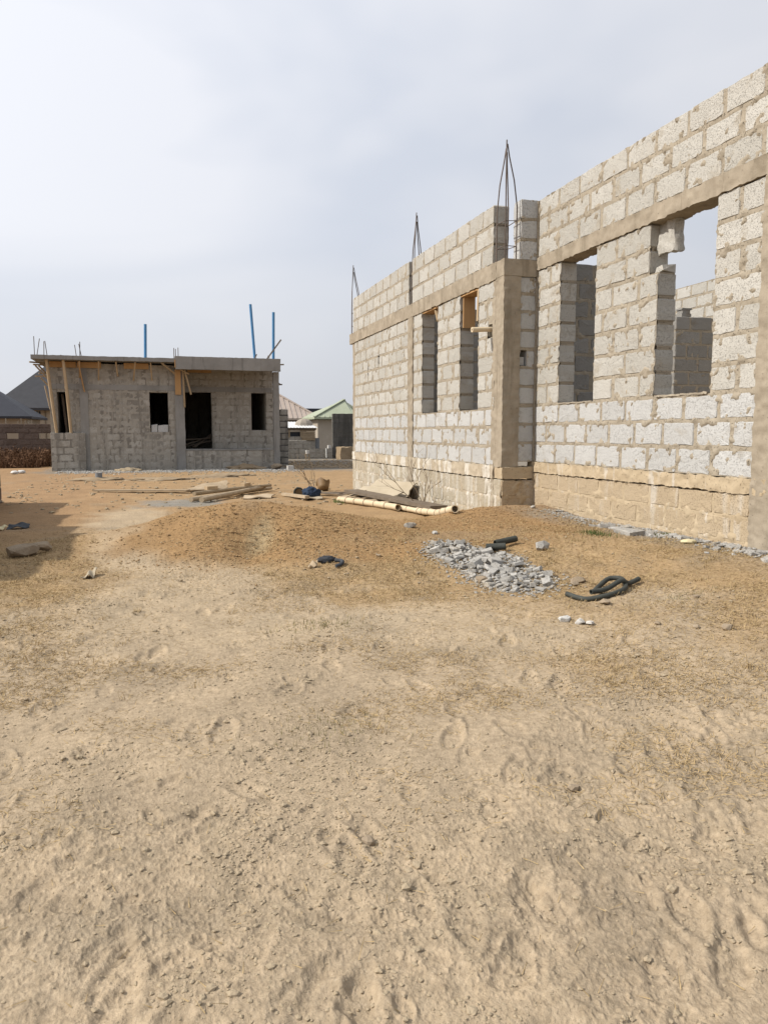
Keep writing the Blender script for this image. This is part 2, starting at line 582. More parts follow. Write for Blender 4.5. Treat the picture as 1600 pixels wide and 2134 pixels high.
def block_wall(parent, name, loc, rz, courses, u0, u1, openings, thick, bmat, mmat, cell=0.025,
               smear=1.0, off=0.006, bl=0.45, joint=0.032, phase=0.0, seed=0, ends=None, rough=1.0, cheap=False,
               piece='block', drop=(), back=False, mats=None, hj=0.028, sheet=True):
    """a laid block wall. Local frame: u = x along the face (to the right as seen), z up, face at y=0 looking to -y.
    courses: list of course bottoms plus the top. Each block is an object below the wall part."""
    rr = random.Random(seed * 77 + 5)
    core = MB()
    rects = []
    for ci in range(len(courses) - 1):
        z0, z1 = courses[ci], courses[ci + 1]
        lo, hi = (u0, u1) if ends is None else ends(ci, u0, u1)
        segs = [(lo, hi)]
        for (a, b, c, d) in openings:
            if min(z1, d) - max(z0, c) > 0.35 * (z1 - z0):
                ns = []
                for (s, e) in segs:
                    if b <= s or a >= e: ns.append((s, e)); continue
                    if a - s > .02: ns.append((s, a))
                    if e - b > .02: ns.append((b, e))
                segs = ns
        for (s, e) in segs:
            core.box(s + .012, e - .012, .03, thick - .012, z0 + (.001 if ci else 0), z1 - .001 if ci < len(courses) - 2 else z1 - .02)
            ph = phase + (0.5 * (bl + joint) if ci % 2 else 0.0) + rr.uniform(-.04, .04)
            k0 = math.floor((s - ph) / (bl + joint))
            edges = []
            x = ph + k0 * (bl + joint)
            while x < e:
                a = max(x + joint / 2 + rr.uniform(-.008, .008), s if x <= s else -1e9)
                b = min(x + bl + joint / 2 + rr.uniform(-.008, .008), e)
                if a < s: a = s
                if b - a > .055:
                    edges.append((a, b))
                x += bl + joint
            if edges:
                edges[0] = (s, edges[0][1]); edges[-1] = (edges[-1][0], e)
                if len(edges) > 1 and edges[0][1] - edges[0][0] < .11: edges[1] = (s, edges[1][1]); edges.pop(0)
                if len(edges) > 1 and edges[-1][1] - edges[-1][0] < .11: edges[-2] = (edges[-2][0], e); edges.pop()
            for (a, b) in edges:
                if any(abs((a + b) / 2 - du) < .25 and abs((z0 + z1) / 2 - dz) < .12 for du, dz in drop):
                    continue
                w = round(b - a, 2)
                dzv = rr.uniform(-.004, .004)
                bz0 = z0 + hj * (0.0 if ci == 0 else 0.5) + dzv
                hh = (z1 - z0) - hj * (1.0 if 0 < ci < len(courses) - 2 else .5)
                bm_ = (mats[ci] if mats and mats[ci] else bmat)
                me = block_mesh(w, round(hh, 3), thick, bm_, rr.randrange(4), rough, cheap)
                rects.append((a, b, bz0, bz0 + hh, me, rr.uniform(-.0035, .0035), rr.uniform(-.006, .006), rr.uniform(-.006, .006)))
    # mortar sheet on the face
    Lu, Lz = u1 - u0, courses[-1] - courses[0]
    nu, nz = max(2, int(Lu / cell)), max(2, int(Lz / cell))
    gu, gz = np.meshgrid(np.linspace(u0, u1, nu + 1), np.linspace(courses[0], courses[-1] - .012, nz + 1), indexing='ij')
    din = np.zeros_like(gu)
    for (a, b, c, d, *_r) in rects:
        m = (gu > a) & (gu < b) & (gz > c) & (gz < d)
        if m.any():
            q = np.minimum(np.minimum(gu[m] - a, b - gu[m]), np.minimum(gz[m] - c, d - gz[m]))
            din[m] = np.maximum(din[m], q)
    nse = fbm2(gu * 9 + seed * 5, gz * 9, 4, seed + 2)
    n2 = fbm2(gu * 2.1 + seed * 3, gz * 2.1 + 7, 3, seed + 9)
    yy = off + .22 * din - smear * .026 * np.maximum(nse + .35 * n2 - .18, 0) - .004 * nse
    keep = np.ones((nu, nz), bool)
    cu = (gu[:-1, :-1] + gu[1:, 1:]) / 2; cz = (gz[:-1, :-1] + gz[1:, 1:]) / 2
    for (a, b, c, d) in openings:
        keep &= ~((cu > a - .004) & (cu < b + .004) & (cz > c) & (cz < d))
    if ends:
        for ci in range(len(courses) - 1):
            lo, hi = ends(ci, u0, u1)
            keep &= ~((cz > courses[ci]) & (cz < courses[ci + 1]) & ((cu < lo) | (cu > hi)))
    i, j = np.nonzero(keep)
    q = i * (nz + 1) + j
    F = np.stack([q, q + nz + 1, q + nz + 2, q + 1], 1)
    V = np.stack([gu.ravel(), np.maximum(yy, -.012).ravel(), gz.ravel()], 1)
    base = len(V)
    me = bpy.data.meshes.new(name)
    cv = np.array(core.v) if core.v else np.zeros((0, 3))
    allv = np.concatenate([V, cv]) if sheet else cv
    faces = (F.tolist() if sheet else []) + [tuple(k + (base if sheet else 0) for k in f) for f in core.f]
    me.from_pydata(allv.tolist(), [], faces)
    me.polygons.foreach_set('use_smooth', [True] * (len(F) if sheet else 0) + [False] * len(core.f))
    me.materials.append(mmat)
    wo = link(name, me, parent, loc, (0, 0, rz))
    for (a, b, c, d, bme, dy, t1, t2) in rects:
        link(piece, bme, wo, (a, dy, c), (t1 * .3, t2 * .5, t1 * .6))
    return wo


# ------------------------------------------------------------------ terrain
def terr(x, y):
    x = np.asarray(x, float); y = np.asarray(y, float)
    left = np.interp(y, [0, 6, 15, 29, 40, 900], [0, 0.0, -0.08, -0.17, -0.2, -0.2])
    wall = np.interp(y, [0, 5, 9.0, 10.7, 13, 17.3, 25, 40, 900], [.12, .22, .20, -.03, -.07, -.13, -.18, -.2, -.2])
    s = sstep(1.6, 4.6, x)
    z = left * (1 - s) + wall * s
    z = z + 0.40 * gau(x, y, 1.15, 8.75, 1.0, .62, -.25) + 0.17 * gau(x, y, 1.95, 7.6, .75, .55, -.4) + .07 * gau(x, y, .2, 8.7, .7, .5)
    z = z + 0.08 * gau(x, y, 4.5, 9.2, .70, .55)
    z = z - .05 * gau(x, y, 2.9, 10.8, .8, 1.2)
    z = z + 0.04 * gau(x, y, 3.2, 6.3, .8, .5)
    # the little scarp bitten out of the mound
    z = z - .10 * gau(x, y, 1.02, 7.78, .17, .42, -.32)
    return z


def undul(x, y):
    near = 1 - sstep(14, 40, np.hypot(x, y))
    return near * (.020 * fbm2(x * .8, y * .8, 3, 21) + .012 * fbm2(x * 2.6, y * 2.6, 2, 33))


def H(x, y):
    return float(terr(x, y) + undul(np.array([float(x)]), np.array([float(y)]))[0])


def build_ground():
    fwd = YAW
    # directions: fine where the picture looks, coarse elsewhere
    fine = np.linspace(-R(33), R(33), 960)
    co = np.linspace(R(33), 2 * math.pi - R(33), 60)[1:-1]
    ang = np.concatenate([fine, co])
    rs = [0.0, .3, .6, .85, 1.05]
    r = 1.15
    while r < 40:
        rs.append(r); r += max(.0046, r * r * .00125)
    while r < 1500:
        rs.append(r); r *= 1.09
    rs = np.array(rs[1:])
    na, nr = len(ang), len(rs)
    A, RR = np.meshgrid(ang, rs, indexing='ij')
    X = RR * np.sin(fwd + A); Y = RR * np.cos(fwd + A)
    Z = terr(X, Y) + undul(X, Y)
    nearw = 1 - sstep(9, 22, RR)
    sandw = 1 - sstep(4.2, 7.5, RR)
    # trampled soft ground: lumpy between 10 and 40 cm, crumbs below
    tr = fbm2(X * 3.3, Y * 3.3, 3, 50)
    soft = sstep(-.15, .40, fbm2(X * .75 + 3, Y * .75, 4, 70) + .25 * fbm2(X * 3.1, Y * 3.1, 2, 71))
    close = .45 + .55 * sstep(1.2, 3.6, RR)
    Z += close * nearw * (.30 + .70 * soft) * (.008 * tr + .004 * np.abs(pn2(X * 7, Y * 7, 8)) + .003 * pn2(X * 17, Y * 17, 9))
    lump = np.maximum(fbm2(X * 38, Y * 38, 3, 12) - .10, 0)
    Z += close * nearw * (.10 + .90 * soft) * .0095 * lump
    fine_n = np.maximum(pn2(X * 88, Y * 88, 15) - .1, 0) * (.35 + .65 * soft)
    Z += (1 - sstep(4, 9, RR)) * .0055 * fine_n
    # footprints and scuffs pressed into the sand
    pr = random.Random(5)
    def press(cx, cy, rot, lx, ly, depth, rim):
        rad = math.hypot(cx, cy); a0 = math.atan2(cx, cy) - fwd
        ext = 2.2 * max(lx, ly)
        i0, i1 = np.searchsorted(fine, [a0 - ext / max(rad, .5), a0 + ext / max(rad, .5)])
        j0, j1 = np.searchsorted(rs, [rad - ext, rad + ext])
        if i1 <= i0 or j1 <= j0: return
        sx = X[i0:i1, j0:j1] - cx; sy = Y[i0:i1, j0:j1] - cy
        c, s = math.cos(rot), math.sin(rot)
        u = (c * sx + s * sy) / lx; v = (-s * sx + c * sy) / (ly * (1 - .18 * np.clip((c * sx + s * sy) / lx, -1, 1)))
        wob = .16 * pn2(X[i0:i1, j0:j1] * 11 + cx * 9, Y[i0:i1, j0:j1] * 11, 4)
        q = np.sqrt(u * u + v * v) + wob
        depth *= min(1, .35 + rad * .2); rim *= min(1, .35 + rad * .2)
        Z[i0:i1, j0:j1] += -depth * (1 - sstep(.62, 1.02, q)) + rim * np.exp(-((q - 1.18) / .2) ** 2) * (.5 + np.clip(u, -1, 1) * .5)
    for _ in range(230):
        rad = 1.3 + 6.0 * pr.random() ** 1.5; a = pr.uniform(-.6, .6)
        if rad > 4.5 and a > .1: continue
        press(rad * math.sin(fwd + a), rad * math.cos(fwd + a), pr.choice([1.3, 1.2, 4.3, .6, 2.6]) + pr.uniform(-.4, .4),
              pr.uniform(.10, .145), pr.uniform(.042, .055), pr.uniform(.004, .011), pr.uniform(.003, .008))
    for _ in range(420):
        rad = 1.3 + 6 * pr.random() ** 1.3; a = pr.uniform(-.6, .6)
        s = pr.uniform(.025, .085)
        press(rad * math.sin(fwd + a), rad * math.cos(fwd + a), pr.uniform(0, 6.3), s, s * pr.uniform(.4, .9), pr.uniform(.003, .011), pr.uniform(0, .006))
    Z -= .012
    V = np.concatenate([[[0, 0, 0]], np.stack([X, Y, Z], -1).reshape(-1, 3)])
    i, j = np.meshgrid(np.arange(na), np.arange(nr - 1), indexing='ij')
    q = 1 + i * nr + j; q2 = 1 + ((i + 1) % na) * nr + j
    F = np.stack([q, q2, q2 + 1, q + 1], -1).reshape(-1, 4)
    me = np_mesh('ground', V, F[:, ::-1], ground_material(), True)
    # soil colour by place
    x, y = V[:, 0], V[:, 1]
    rad = np.hypot(x, y)
    big = fbm2(x * .45 + 5, y * .45, 4, 90)
    mid = fbm2(x * 1.7, y * 1.7, 4, 95)
    sand = np.array([.445, .352, .244]); ochre = np.array([.365, .232, .116]); strawc = np.array([.412, .283, .150])
    grey = np.array([.26, .24, .21]); red = np.array([.37, .235, .135])
    c = np.repeat(sand[None], len(x), 0)
    def blend(w, col):
        nonlocal c
        w = np.clip(w, 0, 1)[:, None]
        c = c * (1 - w) + col * w
    blend(sstep(4.6, 7.2, rad + mid * 1.2 + (x > 1.2) * .8) * .85, strawc)
    blend(sstep(8.5, 13, rad + mid * 1.5) * .8, np.array([.40, .268, .150]))
    blend(sstep(.5, -2.0, x + mid * .8) * sstep(6, 12, rad) * .6, red)
    track = np.maximum.reduce([gau(x, y, -.12, 8.2, .42, 1.3, .1), gau(x, y, .15, 5.9, .5, 1.2, -.2), .9 * gau(x, y, .95, 4.7, 1.1, .38, -.15), .8 * gau(x, y, -.35, 11.5, .5, 2.0), gau(x, y, 1.9, 4.05, .7, .35, -.2) * .7])
    blend(sstep(.2, .7, track + mid * .18) * .95, np.array([.485, .385, .265]))
    rough = sstep(-.05, .45, fbm2(x * .75 + 3, y * .75, 4, 70) + .25 * fbm2(x * 3.1, y * 3.1, 2, 71)) * (1 - sstep(5, 8, rad))
    blend(rough * .38 * sstep(-.2, .3, fbm2(x * 5, y * 5, 3, 97) + .1), np.array([.315, .256, .18]))
    mound = gau(x, y, 1.2, 8.5, 1.25, .95, -.25) * 1.25 + .9 * gau(x, y, 1.95, 7.5, .9, .6, -.4) + gau(x, y, 4.2, 8.7, 1.2, .95) * 1.1 + .8 * gau(x, y, 3.6, 7.7, 1.0, .9)
    blend(sstep(.25, .8, mound + mid * .18), ochre)
    blend(sstep(.3, .9, gau(x, y, 1.02, 7.85, .13, .38, -.32) + mid * .1), np.array([.42, .32, .19]))
    blend(sstep(26.6, 28.6, y + mid * 1.0) * sstep(-4.2, -3.2, x + mid * .4) * .9, grey)
    blend(sstep(.4, .8, gau(x, y, .5, 14.3, .75, .85) + mid * .25), np.array([.30, .28, .245]))
    blend(sstep(4.05, 4.6, x + mid * .22) * sstep(9.6, 8.2, y) * .8, np.array([.29, .255, .205]))
    blend(sstep(.15, .55, big + .3 * mid - .25) * .28, np.array([.335, .283, .212]))
    me.color_attributes.new('soil', 'FLOAT_COLOR', 'POINT').data.foreach_set('color', np.concatenate([c * ALB, np.ones((len(c), 1))], 1).astype(np.float32).ravel())
    o = link('ground', me)
    tag(o, kind='structure')
    return X, Y, Z, rs, fine


def ground_material():
    m, t, b = nodemat('dry_sandy_soil', 1.0, 0.02)
    p = worldpos(t)
    a = t.nodes.new('ShaderNodeAttribute')
    a.attribute_name = 'soil'
    base = a.outputs['Color']
    f1 = ramp(t, noise(t, p, 2.2, 5, .6), .3, .7)
    base = mixc(t, 1.0, base, mixc(t, f1, (.86, .86, .86), (1.1, 1.09, 1.07)), 'MULTIPLY')
    f2 = ramp(t, noise(t, p, 38, 4, .65), .3, .72)
    base = mixc(t, 1.0, base, mixc(t, f2, (.74, .73, .71), (1.15, 1.15, 1.15)), 'MULTIPLY')
    # gravelly grains: pale and dark specks
    sp = noise(t, p, 150, 2, .6)
    base = mixc(t, ramp(t, sp, .64, .72, 0, .45), base, (.44, .37, .27))
    base = mixc(t, ramp(t, sp, .40, .30, 0, .50), base, (.17, .13, .085))
    t.links.new(base, b.inputs['Base Color'])
    h = mth(t, 'ADD', mth(t, 'MULTIPLY', noise(t, p, 30, 5, .68), 1.0), mth(t, 'MULTIPLY', noise(t, p, 130, 3, .7), .35))
    bump(t, b, h, 0.9, 0.009)
    return m


GX, GY, GZ, GR, GA = build_ground()


def GH(x, y):
    """height of the finished ground, with footprints (inside the finely meshed sector), vectorised"""
    x = np.asarray(x, float); y = np.asarray(y, float)
    rad = np.hypot(x, y); a = np.arctan2(x, y) - YAW
    i = np.clip(np.searchsorted(GA, a), 0, len(GA) - 1)
    j = np.clip(np.searchsorted(GR, rad), 0, len(GR) - 1)
    z = GZ[i, j]
    bad = np.abs(a) > R(32.9)
    if np.any(bad):
        z = np.where(bad, terr(x, y) + undul(x, y), z)
    return z


def gz(x, y):
    return float(GH(np.array([x]), np.array([y]))[0])

PI2 = math.pi / 2
_ABS = {}


def thing(name, base, label, cat, group=None):
    """an Empty at the thing's base whose parts are given in world coordinates"""
    o = empty(name, base, label, cat, group)
    _ABS[o.name] = Matrix.Translation(Vector(base)).inverted()
    return o


_link0 = link


def link(name, me, parent=None, loc=(0, 0, 0), rot=(0, 0, 0)):
    o = _link0(name, me, parent, loc, rot)
    if parent is not None and parent.name in _ABS:
        o.matrix_parent_inverse = _ABS[parent.name]
    return o


def mirror_link(*a, **k):
    return link(*a, **k)


# ================================================================== unfinished house on the right
house = thing('unfinished_house', (4.89, 9.35, 0.0), 'roofless house of pale sandcrete blocks with window openings and ochre plinth', 'house')
XA, XB = 4.89, 4.42
cA = [.804, 1.054, 1.304, 1.553] + [1.553 + .25 * k for k in range(1, 8)]
low = [M['block_low']] * 3 + [None] * 7
block_wall(house, 'near_wall', (XA, 9.35, 0), -PI2, cA, .02, 4.75,
           [(.61, 1.41, 1.553, 3.4), (2.55, 3.38, 1.553, 3.4), (2.41, 2.56, 2.803, 3.4), (3.97, 4.25, .7, 3.4)],
           .225, M['block'], M['mortar'], cell=.016, smear=1.6, phase=.10, seed=1, mats=low, off=.004)
block_wall(house, 'near_parapet', (XA, 9.35, 0), -PI2, [3.468, 3.716, 3.962, 4.206], .02, 4.75, [], .225,
           M['block'], M['mortar'], cell=.018, smear=1.5, phase=.06, seed=2, off=.003)
cB = [.75, 1.007, 1.264, 1.52] + [1.52 + .2421 * k for k in range(1, 8)]
block_wall(house, 'far_wall', (XB, 17.34, 0), -PI2, cB, .2, 7.72,
           [(4.78, 5.53, 1.52, 3.3), (6.48, 7.16, 1.52, 3.3), (4.05, 4.33, .7, 3.3), (7.5, 7.68, 2.42, 2.66), (1.30, 1.37, 2.40, 2.60), (2.10, 2.17, 2.56, 2.76)],
           .225, M['block'], M['mortar'], cell=.022, smear=1.2, phase=.2, seed=3, mats=low, off=.004)
block_wall(house, 'far_parapet', (XB, 17.34, 0), -PI2, [3.442, 3.699, 3.955, 4.21], .05, 7.62, [(4.06, 4.24, 3.3, 4.4)], .225,
           M['block'], M['mortar'], cell=.024, smear=.8, phase=.02, seed=4, off=.004)
# the short return beside the corner column, and the stack on top of it
block_wall(house, 'return_wall', (4.65, 9.36, 0), 0, [.804, 1.054, 1.304, 1.553, 1.80, 2.045, 2.29, 2.53, 2.77, 3.0, 3.22], 0, .232,
           [(.0, .11, 2.07, 2.27)], .215, M['block_low'], M['mortar'], cell=.012, smear=.8, bl=2.0, phase=-.5, seed=6)
block_wall(house, 'return_stack', (4.645, 9.354, 0), 0, [3.43, 3.69, 3.95, 4.205], 0, .238, [], .225, M['block_low'], M['mortar'],
           cell=.014, smear=.6, bl=2.0, phase=-.5, seed=7)
mb = MB(); mb.box(4.66, 4.74, 9.40, 9.48, 2.08, 2.19)
mb.build('broken_block', M['block_low'], house)
# cast concrete: ring beam, columns
rough_box('ring_beam', M['concrete'], house, 4.872, 5.115, 4.6, 9.348, 3.303, 3.466, .03, .016, 1, 14)
rough_box('ring_beam', M['concrete'], house, 4.402, 4.645, 9.58, 17.55, 3.215, 3.44, .035, .016, 2, 14)
rough_box('ring_beam', M['concrete'], house, 4.402, 4.868, 9.335, 9.578, 3.222, 3.432, .035, .010, 3)
rough_box('corner_column', M['concrete'], house, 4.408, 4.652, 9.342, 9.60, .735, 3.224, .025, .012, 4, 13)
rough_box('column_edge', M['concrete'], house, 4.414, 4.60, 9.602, 9.70, -.1, 3.22, .025, .014, 14, 14)
rough_box('wall_column', M['concrete'], house, 4.404, 4.645, 13.01, 13.29, -.2, 3.216, .03, .018, 5, 13)
rough_box('wall_column', M['concrete'], house, 4.43, 4.66, 17.14, 17.37, -.25, 3.214, .05, .012, 6)
rough_box('wall_column', M['concrete'], house, 4.862, 5.1, 5.10, 5.38, .0, 3.302, .022, .014, 7, 15)
# plinths
block_wall(house, 'near_plinth', (4.884, 9.36, 0), -PI2, [-.15, .03, .235, .452, .661], .02, 4.75, [], .22, M['plinth_block'], M['plinth_mortar'],
           cell=.02, smear=1.0, phase=.02, seed=8, off=.0015, hj=.016, joint=.020, piece='plinth_block', rough=1.0)
rough_box('plinth_course', M['plinth_mortar'], house, 4.866, 5.1, 4.6, 9.35, .667, .80, .022, .016, 9, 15)
block_wall(house, 'far_plinth', (4.415, 17.34, 0), -PI2, [-.35, -.12, .10, .325, .56], 0, 7.97, [], .22, M['plinth_block_b'], M['plinth_mortar_b'],
           cell=.026, smear=1.0, phase=.1, seed=9, off=0.004, hj=.02, piece='plinth_block', rough=1.2)
rough_box('plinth_course', M['plinth_mortar_b'], house, 4.400, 4.64, 9.60, 17.34, .572, .746, .03, .018, 10, 14)
block_wall(house, 'return_plinth', (4.424, 9.340, 0), 0, [-.15, .09, .33, .56], 0, .452, [], .25, M['plinth_block'], M['plinth_mortar'],
           cell=.014, smear=1.4, phase=-.24, seed=10, off=0.0, hj=.018, piece='plinth_block')
rough_box('plinth_course', M['plinth_mortar'], house, 4.416, 4.862, 9.325, 9.575, .578, .732, .03, .012, 11)
rough_box('corner_mortar', M['mortar'], house, 4.872, 4.93, 9.335, 9.50, .80, 4.19, .03, .006, 12)
rough_box('corner_mortar', M['plinth_mortar'], house, 4.868, 4.93, 9.335, 9.50, -.1, .80, .03, .006, 13)
# walls inside
block_wall(house, 'inner_wall', (5.12, 9.36, 0), 0, [.8 + .24 * k for k in range(12)], 0, .80, [], .225, M['block_shade'], M['mortar'], cell=.03,
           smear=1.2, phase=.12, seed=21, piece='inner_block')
block_wall(house, 'inner_wall', (4.65, 13.3, 0), 0, [.8 + .2395 * k for k in range(12)], 0, 2.0, [], .225, M['block_shade'], M['mortar'], cell=.04,
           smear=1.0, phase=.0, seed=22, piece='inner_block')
block_wall(house, 'inner_wall', (9.47, 12.55, 0), 0, [.8 + .2565 * k for k in range(11)], 0, 1.5, [], .225, M['block_shade'], M['mortar'], cell=.03,
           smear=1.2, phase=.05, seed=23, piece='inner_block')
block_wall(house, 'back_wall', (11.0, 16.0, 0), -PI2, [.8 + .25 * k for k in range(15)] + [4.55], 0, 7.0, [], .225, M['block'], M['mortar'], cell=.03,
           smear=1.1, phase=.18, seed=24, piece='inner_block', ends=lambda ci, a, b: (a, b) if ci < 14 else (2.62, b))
lb = MB(); lb.box(9.61, 9.82, 12.58, 12.76, 3.37, 3.43); lb.box(9.63, 9.80, 12.59, 12.75, 3.43, 3.50); lb.box(9.61, 9.83, 12.575, 12.765, 3.50, 3.53)
tag(lb.build('loose_block', M['block_shade']), 'small grey block lying loose on the dark inner wall inside the window', 'block')
# chunk of a broken block that still hangs at the back of the window head
def chunk_mesh(name, pts, mat, smooth=False):
    bm = bmesh.new()
    for p in pts: bm.verts.new(p)
    r = bmesh.ops.convex_hull(bm, input=bm.verts)
    bmesh.ops.delete(bm, geom=[v for v in bm.verts if not v.link_faces], context='VERTS')
    bmesh.ops.recalc_face_normals(bm, faces=bm.faces)
    me = bpy.data.meshes.new(name); bm.to_mesh(me); bm.free()
    me.materials.append(mat)
    return me
rough_box('broken_block', M['block'], house, 4.995, 5.105, 6.70, 6.95, 3.00, 3.31, .022, .030, 33, 7)
pts = [(4.95 + .16 * a + random.uniform(-.01, .01), 6.80 + .12 * b + random.uniform(-.02, .02), 2.81 + .06 * c + random.uniform(-.01, .02)) for a in (0, 1) for b in (0, 1) for c in (0, 1)]
link('broken_block', chunk_mesh('broken_block', pts, M['block']), house)
# ragged mortar left on the sill
mb = MB()
sillm = rough_box('sill_mortar', M['mortar'], house, 4.882, 5.10, 6.0, 6.78, 1.548, 1.568, .03, .014, 31, 16)
rough_box('sill_mortar', M['mortar'], house, 4.884, 5.10, 7.96, 8.72, 1.548, 1.562, .03, .010, 32, 16)
# formwork left in the far wall's windows
mb = MB(); mb.box(4.45, 4.635, 10.80, 10.825, 2.74, 3.19); mb.build('formwork_board', M['wood'], house)
mb = MB(); mb.box(4.425, 4.635, 10.19, 10.85, 3.188, 3.211); mb.build('formwork_board', M['wood'], house)
mb = MB(); mb.box(4.425, 4.635, 11.82, 12.55, 3.188, 3.211); mb.build('formwork_board', M['wood'], house)
mb = MB(); mb.bar((4.44, 10.24, 2.76), (4.44, 10.215, 3.19), .035, .05); mb.build('batten', M['pole'], house)
mb = MB(); mb.bar((4.46, 12.02, 3.18), (4.43, 11.825, 2.98), .03, .04); mb.build('batten', M['pole'], house)


def rebar_cage(base, top, zs, foot=.0):
    cg = bpy.data.objects.new('rebar_cage', None)
    COL.objects.link(cg); cg.parent = house; cg.matrix_parent_inverse = _ABS[house.name]; cg.location = (0, 0, 0)
    for k, (x, y) in enumerate(base):
        tx, ty, tz = top
        m = MB()
        zt = tz - .05 * k
        m.tube([(x, y, zs[0]), (x + .004, y, zs[1]), (x * .72 + tx * .28, y * .72 + ty * .28, zs[1] + (zt - zs[1]) * .42), (x * .25 + tx * .75, y * .25 + ty * .75, zs[1] + (zt - zs[1]) * .8), (tx + .012 * (k % 2), ty + .012 * (k // 2), zt)], .0085, 6)
        m.build('rebar', M['rebar'], cg)
    for z in zs[2:]:
        m = MB()
        c = [(x, y, z + random.uniform(-.015, .015)) for x, y in base]
        c = [c[0], c[1], c[3], c[2]]
        for a, b in zip(c, c[1:] + c[:1]):
            m.bar(a, b, .008, .008)
        m.build('stirrup', M['rebar'], cg)


rebar_cage([(4.44, 9.40), (4.60, 9.40), (4.44, 9.66), (4.60, 9.66)], (4.50, 9.52, 4.97), [3.42, 4.1, 3.62, 3.93])
rebar_cage([(4.45, 13.09), (4.60, 13.09), (4.45, 13.22), (4.60, 13.22)], (4.52, 13.17, 5.02), [3.42, 4.0, 3.6, 3.9])
rebar_cage([(4.40, 17.32), (4.60, 17.30), (4.42, 17.42), (4.60, 17.42)], (4.46, 17.40, 4.97), [3.42, 4.0, 3.6, 3.9])
# bamboo pole poking out of a hole
mb = MB(); mb.tube([(4.60, 9.765, 2.59), (4.42, 9.755, 2.585), (4.27, 9.74, 2.575), (4.13, 9.73, 2.565)], [.032, .033, .034, .035], 10, hollow=.45)
tag(mb.build('bamboo_pole', M['bamboo']), 'short bamboo pole poking out of a hole beside the corner column', 'pole')

# ================================================================== grey house on the left
gh = thing('slab_roofed_house', (.5, 29.5, -.17), 'grey unfinished bungalow with flat concrete roof slab and dark openings', 'house')
block_wall(gh, 'front_wall', (-3.47, 29.5, 0), 0, [-.35 + .2481 * k for k in range(17)], 0, 4.26,
           [(.23, .64, 1.17, 2.62), (3.37, 4.02, 1.2, 2.68)], .225, M['lblock'], M['lmortar'], cell=.05, smear=2.6, phase=.1, seed=41, off=-.003, hj=.035, cheap=True, joint=.04)
block_wall(gh, 'ledge_wall', (-3.475, 29.36, 0), 0, [-.35 + .2533 * k for k in range(7)], 0, 1.14, [], .13, M['lblock'], M['lmortar'], cell=.05, smear=.9, phase=.2,
           seed=42, off=.002, hj=.035, cheap=True, joint=.04)
block_wall(gh, 'porch_wall', (1.125, 30.7, 0), 0, [.55 + .2417 * k for k in range(14)], 0, 3.43, [(.01, 1.05, .5, 2.70), (2.58, 3.16, 1.24, 2.74)], .225,
           M['lblock'], M['lmortar'], cell=.06, smear=1.7, phase=.1, seed=43, off=-.002, hj=.03, cheap=True, joint=.035)
block_wall(gh, 'porch_plinth', (1.02, 29.42, 0), 0, [-.35 + .2175 * k for k in range(5)], 0, 3.4, [], 1.26, M['lblock'], M['lmortar'], cell=.05, smear=1.8, phase=.15,
           seed=44, off=-.002, hj=.03, cheap=True, joint=.035)
rough_box('porch_floor', M['lconcrete'], gh, 1.02, 4.42, 29.40, 30.70, .515, .56, .12, .012, 51)
rough_box('column', M['lconcrete'], gh, .79, 1.12, 29.38, 29.72, -.3, 3.44, .09, .012, 52)
rough_box('column', M['lconcrete'], gh, 4.39, 4.61, 29.36, 29.58, -.35, 3.46, .09, .012, 53)
rough_box('column', M['lconcrete'], gh, -2.47, -2.20, 29.47, 29.62, -.3, 3.62, .09, .014, 54)
rough_box('lintel', M['lconcrete'], gh, -3.44, .80, 29.482, 29.6, 2.70, 2.88, .09, .014, 55)
rough_box('lintel', M['lconcrete'], gh, 1.13, 4.52, 30.682, 30.8, 2.75, 2.93, .09, .014, 56)
rough_box('roof_slab', M['lconcrete'], gh, -3.94, .80, 28.9, 38.2, 3.69, 3.83, .12, .012, 57)
rough_box('roof_slab', M['lconcrete'], gh, .81, 4.60, 29.17, 38.2, 3.74, 3.90, .12, .012, 58)
rough_box('fascia_beam', M['lconcrete'], gh, .81, 4.60, 28.9, 29.16, 3.45, 3.905, .09, .010, 59)
for nm, bx in (('side_wall', (-3.45, -3.23, 29.74, 38, -.3, 3.69)), ('side_wall', (4.28, 4.50, 30.94, 38, -.3, 3.74)), ('rear_wall', (-3.2, 4.2, 37.7, 37.95, -.3, 3.69)), ('partition', (.82, 1.05, 29.74, 37.6, -.3, 3.69))):
    m = MB(); m.box(*bx); m.build(nm, M['lmortar'], gh)
# two pale blocks laid in the broken window sill
for (x0, x1, h) in ((-.07, .14, .26), (.16, .52, .24)):
    p = [(x + random.uniform(-.012, .012), y, z + random.uniform(-.03, .03) * (z > 1.3)) for x in (x0, (x0 + x1) / 2, x1) for y in (29.515, 29.7) for z in (1.2, 1.2 + h)]
    link('infill_block', chunk_mesh('infill_block', p, M['block_low']), gh)
